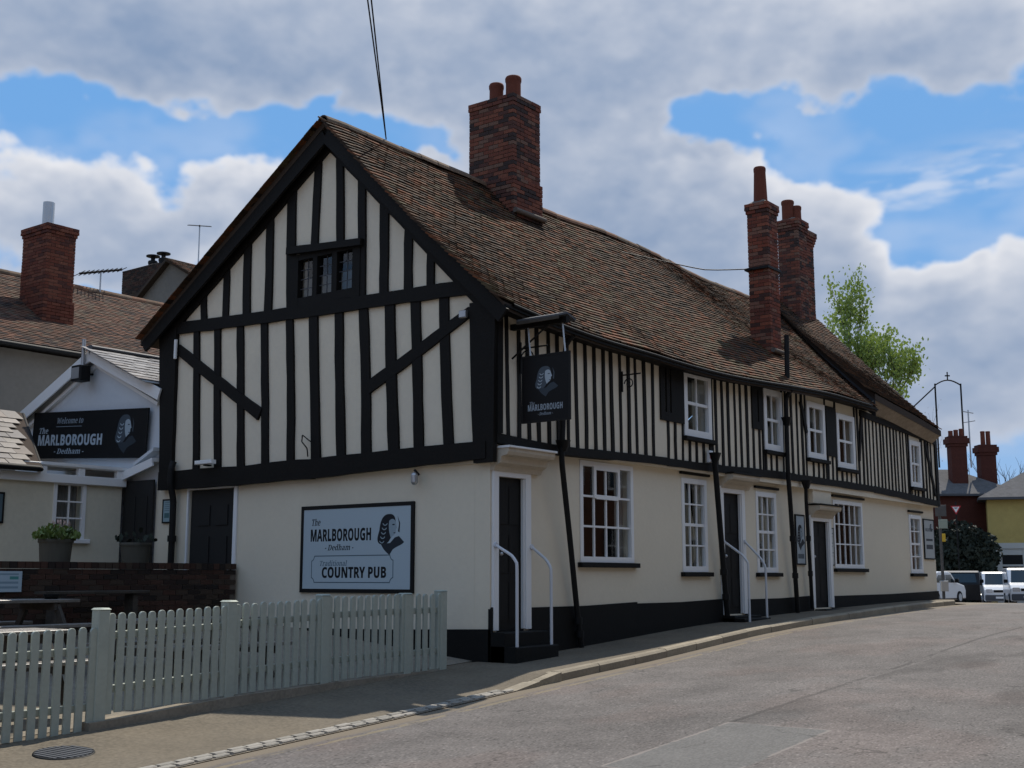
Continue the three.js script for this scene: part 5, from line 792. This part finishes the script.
// profile [x, y] with the nose at -x; glass as separate panels just proud of the shell
function vehicle(name, label, cat, pos, turn, body, w, wheelX, wr, paint, wind, side, lamps, group, back) {
  const o = thing(name, label, cat, pos, turn, group), hw = w / 2, b = 0.07;
  const s = new THREE.Shape(body.map(p => new THREE.Vector2(...p))), g = new THREE.ExtrudeGeometry(s, { depth: w - 2 * b, bevelEnabled: true, bevelSize: 0.05, bevelThickness: b, bevelSegments: 3 }); g.translate(0, 0, -hw + b); part(o, 'body', g, paint);
  const quad = (a, c, i0, i1) => { const dx = c[0] - a[0], dy = c[1] - a[1], L = Math.hypot(dx, dy), nx = -dy / L, ny = dx / L, e = 0.062; const P = [[a[0] + nx * e, a[1] + ny * e, -i0], [a[0] + nx * e, a[1] + ny * e, i0], [c[0] + nx * e, c[1] + ny * e, i1], [c[0] + nx * e, c[1] + ny * e, -i1]]; const q = new THREE.BufferGeometry(); q.setAttribute('position', new THREE.Float32BufferAttribute([...P[0], ...P[1], ...P[2], ...P[0], ...P[2], ...P[3]], 3)); q.computeVertexNormals(); return q; };
  part(o, 'windscreen', quad(wind[0], wind[1], hw - 0.12, hw - 0.2), M.carglass);
  if (back) part(o, 'rear_window', quad(back[0], back[1], hw - 0.2, hw - 0.14), M.carglass);
  for (const sgn of [-1, 1]) for (const q of side) part(o, 'side_window', poly(q, 0, 0.008).translate(0, 0, sgn > 0 ? hw + 0.002 : -hw - 0.01), M.carglass);
  for (const x of wheelX) for (const sgn of [-1, 1]) { const t = part(o, 'wheel', new THREE.CylinderGeometry(wr, wr, 0.2, 20).rotateX(Math.PI / 2).translate(x, wr, sgn * (hw - 0.07)), M.tyre); part(t, 'rim', new THREE.CylinderGeometry(wr * 0.62, wr * 0.62, 0.02, 14).rotateX(Math.PI / 2).translate(x, wr, sgn * (hw + 0.036)), M.galv); }
  const nx = Math.min(...body.map(p => p[0])) - 0.05;
  for (const sgn of [-1, 1]) part(o, 'headlight', rbox(nx - 0.015, nx + 0.12, lamps[0], lamps[1], sgn > 0 ? hw - 0.46 : -hw + 0.10, sgn > 0 ? hw - 0.10 : -hw + 0.46, 0.03), M.lens);
  part(o, 'grille', bx(nx - 0.012, nx + 0.05, lamps[0] + 0.02, lamps[1] - 0.04, -hw + 0.5, hw - 0.5), M.black); part(o, 'bumper', rbox(nx - 0.07, nx + 0.1, 0.28, lamps[0] - 0.12, -hw + 0.04, hw - 0.04, 0.04), lamps[2] ? M.lead : paint);
  part(o, 'number_plate', bx(nx - 0.085, nx - 0.072, 0.40, 0.51, -0.26, 0.26), M.white);
  for (const sgn of [-1, 1]) part(o, 'wing_mirror', rbox(wind[0][0] + 0.15, wind[0][0] + 0.28, wind[0][1] + 0.02, wind[0][1] + 0.2, sgn > 0 ? hw + 0.02 : -hw - 0.2, sgn > 0 ? hw + 0.2 : -hw - 0.02, 0.03), M.black);
  return o;
}
{
  const van = [[-2.1, 0.3], [2.1, 0.3], [2.12, 1.75], [2.0, 1.84], [-0.55, 1.84], [-0.75, 1.76], [-1.28, 1.12], [-1.95, 0.98], [-2.1, 0.85]];
  const vside = [[[-1.02, 1.12], [-0.12, 1.12], [-0.12, 1.68], [-0.62, 1.68]]];
  const yaw = -0.66;
  vehicle('white_van', 'white van facing the camera, the smaller and further of two', 'van', [61.4, ROAD(61.4), -11.5], 0.36, van, 1.72, [-1.35, 1.3], 0.31, M.paintwhite, [[-1.28, 1.12], [-0.75, 1.76]], vside, [0.72, 0.92, true], 'white vans parked at the street end');
  vehicle('white_van', 'white van at the right edge of the view with dark bumper', 'van', [54.1, ROAD(54.1), -8.0], 0.36, van, 1.72, [-1.35, 1.3], 0.31, M.paintwhite, [[-1.28, 1.12], [-0.75, 1.76]], vside, [0.72, 0.92, true], 'white vans parked at the street end');
  const car = [[-1.95, 0.28], [1.95, 0.28], [2.0, 0.8], [1.85, 0.98], [1.2, 1.38], [0.9, 1.44], [-0.1, 1.44], [-0.4, 1.38], [-1.0, 0.95], [-1.85, 0.80], [-1.98, 0.6]];
  const cside = [[[-0.78, 0.98], [0.2, 0.98], [0.2, 1.34], [-0.32, 1.34]], [[0.27, 0.98], [1.35, 0.98], [1.0, 1.32], [0.27, 1.34]]];
  vehicle('parked_car', 'white hatchback parked just past the pub corner', 'car', [45.6, ROAD(45.6), -9.9], 3.05, car, 1.66, [-1.25, 1.25], 0.29, M.paintwhite, [[-1.0, 0.95], [-0.4, 1.38]], cside, [0.58, 0.74, false], 'cars parked past the pub', [[1.15, 1.36], [1.8, 1.0]]);
  vehicle('parked_car', 'dark car parked beyond the white hatchback', 'car', [51.0, ROAD(51.0), -10.2], 3.44, [[-2.1, 0.3], [2.1, 0.3], [2.14, 1.0], [1.98, 1.55], [1.75, 1.62], [-0.4, 1.62], [-1.1, 1.05], [-1.95, 0.9], [-2.1, 0.7]], 1.74, [-1.3, 1.3], 0.33, M.paintblack, [[-1.1, 1.05], [-0.4, 1.62]], [[[-0.8, 1.08], [0.3, 1.08], [0.3, 1.5], [-0.35, 1.5]], [[0.37, 1.08], [1.6, 1.08], [1.5, 1.5], [0.37, 1.5]]], [0.62, 0.80, false], 'cars parked past the pub', [[2.0, 1.5], [2.13, 1.08]]);
}
// ---------- unseen houses added to cut sky light on the pub and darken its pane reflections ----------
{
  M.brickfar = noisy(rgb(0.24, 0.11, 0.07), { size: 1.1, s1: 8, s2: 40, a1: 0.3, a2: 0.3, bump: 0.006, off: 101 });
  M.tilefar = noisy(rgb(0.14, 0.085, 0.06), { size: 1.4, s1: 6, s2: 40, a1: 0.3, a2: 0.3, bump: 0.02, off: 103 });
  // local: front faces -z, width along x
  const house = (label, x, z, w, dep, e, r, wm, turn = 0) => {
    const o = thing('added_house', label, 'house', [x, H(x) - 0.1, z], turn, 'unseen houses added to shade the pub and darken its panes'), h = w / 2;
    part(o, 'wall', bx(-h, h, -0.5, e, 0, dep), wm);
    part(o, 'roof', (() => { const g = poly([[-0.35, e], [dep + 0.35, e], [dep / 2, r]], -h - 0.1, h + 0.1); g.rotateY(-Math.PI / 2); return g; })(), M.tilefar);
    const cols = Math.max(2, Math.round(w / 2.6));
    for (let f = 0; f < Math.floor(e / 2.7); f++) for (let i = 0; i < cols; i++) {
      const cx = -h + (i + 0.5) * w / cols, y = 0.9 + f * 2.75;
      if (f === 0 && i === 1) { const d = part(o, 'door', bx(cx - 0.5, cx + 0.5, 0, 2.1, -0.05, -0.001), M.black); part(d, 'door_frame', [bx(cx - 0.64, cx - 0.501, 0, 2.25, -0.08, -0.001), bx(cx + 0.501, cx + 0.64, 0, 2.25, -0.08, -0.001), bx(cx - 0.501, cx + 0.501, 2.101, 2.25, -0.08, -0.001)], M.white); continue; }
      const wd = part(o, 'window', [bx(cx - 0.5, cx - 0.42, y, y + 1.5, -0.04, -0.001), bx(cx + 0.42, cx + 0.5, y, y + 1.5, -0.04, -0.001), bx(cx - 0.42, cx + 0.42, y, y + 0.08, -0.04, -0.001), bx(cx - 0.42, cx + 0.42, y + 1.42, y + 1.5, -0.04, -0.001), bx(cx - 0.42, cx + 0.42, y + 0.72, y + 0.77, -0.038, -0.001), bx(cx - 0.02, cx + 0.02, y + 0.08, y + 1.42, -0.037, -0.001)], M.white);
      part(wd, 'pane', bx(cx - 0.42, cx + 0.42, y + 0.08, y + 1.42, -0.012, -0.002), M.carglass);
    }
    const c = part(o, 'chimney', bx(h - 0.9, h - 0.1, r - 1.2, r + 1.3, dep / 2 - 0.5, dep / 2 + 0.5), wm); pot(c, h - 0.5, r + 1.3, dep / 2, 0.5, 0.16, 0.14);
  };
  house('added unseen tall brick house across the street, opposite the corner door', 1.5, 13.1, 9, 8, 8.4, 11.4, M.brickfar);
  house('added unseen tall cream house across the street, opposite the far windows', 11.3, 13.1, 10, 8, 8.2, 11.2, M.cream);
  house('added unseen brick house across the street, beyond the far end of the pub', 22, 13.1, 11, 8, 8.0, 11.0, M.brickfar);
  house('added unseen cream house far along the opposite side of the street', 34, 13.1, 12, 8, 8.4, 11.4, M.cream);
  house('added unseen brick house furthest along the opposite side of the street', 47, 11.5, 12, 8, 8.4, 11.4, M.brickfar);
  house('added unseen grey rendered house across the street, behind the viewer', -8, 13.4, 9.4, 8, 8.6, 11.8, M.greyrender);
  house('added unseen brick house across the street, left behind the viewer', -18.5, 13.4, 10.6, 8, 8.2, 11.2, M.brickfar);
  house('added unseen brick house beside the garden, shading the gable', -16.5, -7.5, 11, 8, 8.0, 11.2, M.brickfar, -Math.PI / 2);
}
// ---------- road signs ----------
{
  const gw = thing('give_way_sign', 'red and white triangular give way sign on a post', 'road sign', [60.0, ROAD(60.0), -13.15], 0.33);
  part(gw, 'post', rod([0.03, -0.1, 0], [0.03, 5.9, 0], 0.04, 8), M.black);
  const tri = (r, z0, z1) => { const s = []; for (let i = 0; i < 3; i++) { const a = -Math.PI / 2 + i * 2.0944; s.push([Math.cos(a) * r, Math.sin(a) * r]); } const g = GABLE(poly(s, z0, z1)); g.translate(0, 5.5, 0); return g; };
  part(gw, 'red_border', tri(0.34, 0.0, 0.012), mat({ color: rgb(0.42, 0.03, 0.035), roughness: 0.4 })); part(gw, 'white_field', tri(0.225, 0.012, 0.016), M.white);
  part(gw, 'lettering', GABLE((() => { const p = new THREE.PlaneGeometry(0.24, 0.115); p.translate(0, 0.04, 0.019); return p; })()).translate(0, 5.5, 0), printed(canvasTex(256, 128, (g, w, h) => { g.fillStyle = '#c8c9c8'; g.fillRect(0, 0, w, h); g.fillStyle = '#15161a'; fit(g, 'GIVE', 128, 56, 190, boldF, 58); fit(g, 'WAY', 128, 118, 130, boldF, 58); })));
  const sp = thing('sign_post', 'grey post with pale direction plates at the pub corner', 'sign post', [23.3, H(23.3) - 0.1, -1.85], 0.66);
  part(sp, 'post', rod([0, -0.1, 0], [0, 2.9, 0], 0.045, 8), M.lead); part(sp, 'sign_plate', GABLE(rbox(-0.06, 0.20, 2.10, 2.36, 0.05, 0.07, 0.006)), mat({ color: rgb(0.24, 0.30, 0.28), roughness: 0.5 })); part(sp, 'sign_plate', GABLE(rbox(-0.14, 0.18, 2.45, 2.78, 0.05, 0.07, 0.006)), M.lead); part(sp, 'yellow_tag', GABLE(rbox(0.02, 0.12, 1.72, 1.95, 0.05, 0.065, 0.004)), mat({ color: rgb(0.5, 0.36, 0.05) })); part(sp, 'control_box', GABLE(rbox(-0.12, 0.10, 0.30, 0.60, 0.05, 0.16, 0.01)), M.galv);
}
// ---------- overhead lines ----------
{
  const A = V(1.09, 8.12, -3.05), B = V(-2.62, 8.14, 0.11), d = B.clone().sub(A), E = A.clone().addScaledVector(d, 4.6);
  for (const [i, off] of [[0, 0], [1, 0.16]]) {
    const o = thing('overhead_cable', i ? 'right strand of the overhead cable above the gable ridge' : 'left strand of the overhead cable above the gable ridge', 'cable'); const pts = []; for (let k = 0; k <= 10; k++) { const t = k / 10; pts.push([lerp(A.x, E.x, t) + off * t, lerp(A.y, E.y + 0.9, t) - 0.5 * Math.sin(Math.PI * t) * t, lerp(A.z, E.z, t) + off * t]); } part(o, 'strand', tube(pts, 0.011, 5), M.black);
  }
  const p = thing('cable_pole', 'wooden pole across the street carrying the overhead cable', 'pole', [E.x + 0.1, H(E.x) - 0.1, E.z + 0.15]); part(p, 'shaft', rod([0, 0, 0], [0, E.y + 1.2 - H(E.x), 0], 0.14, 10, 0.1), M.wooddark); part(p, 'crossarm', bx(-0.6, 0.6, E.y + 0.75 - H(E.x), E.y + 0.9 - H(E.x), 0.11, 0.2), M.wooddark);
}
scene.traverse(o => { if (o.isMesh) { o.castShadow = true; o.receiveShadow = true; } });
renderer.render(scene, camera);
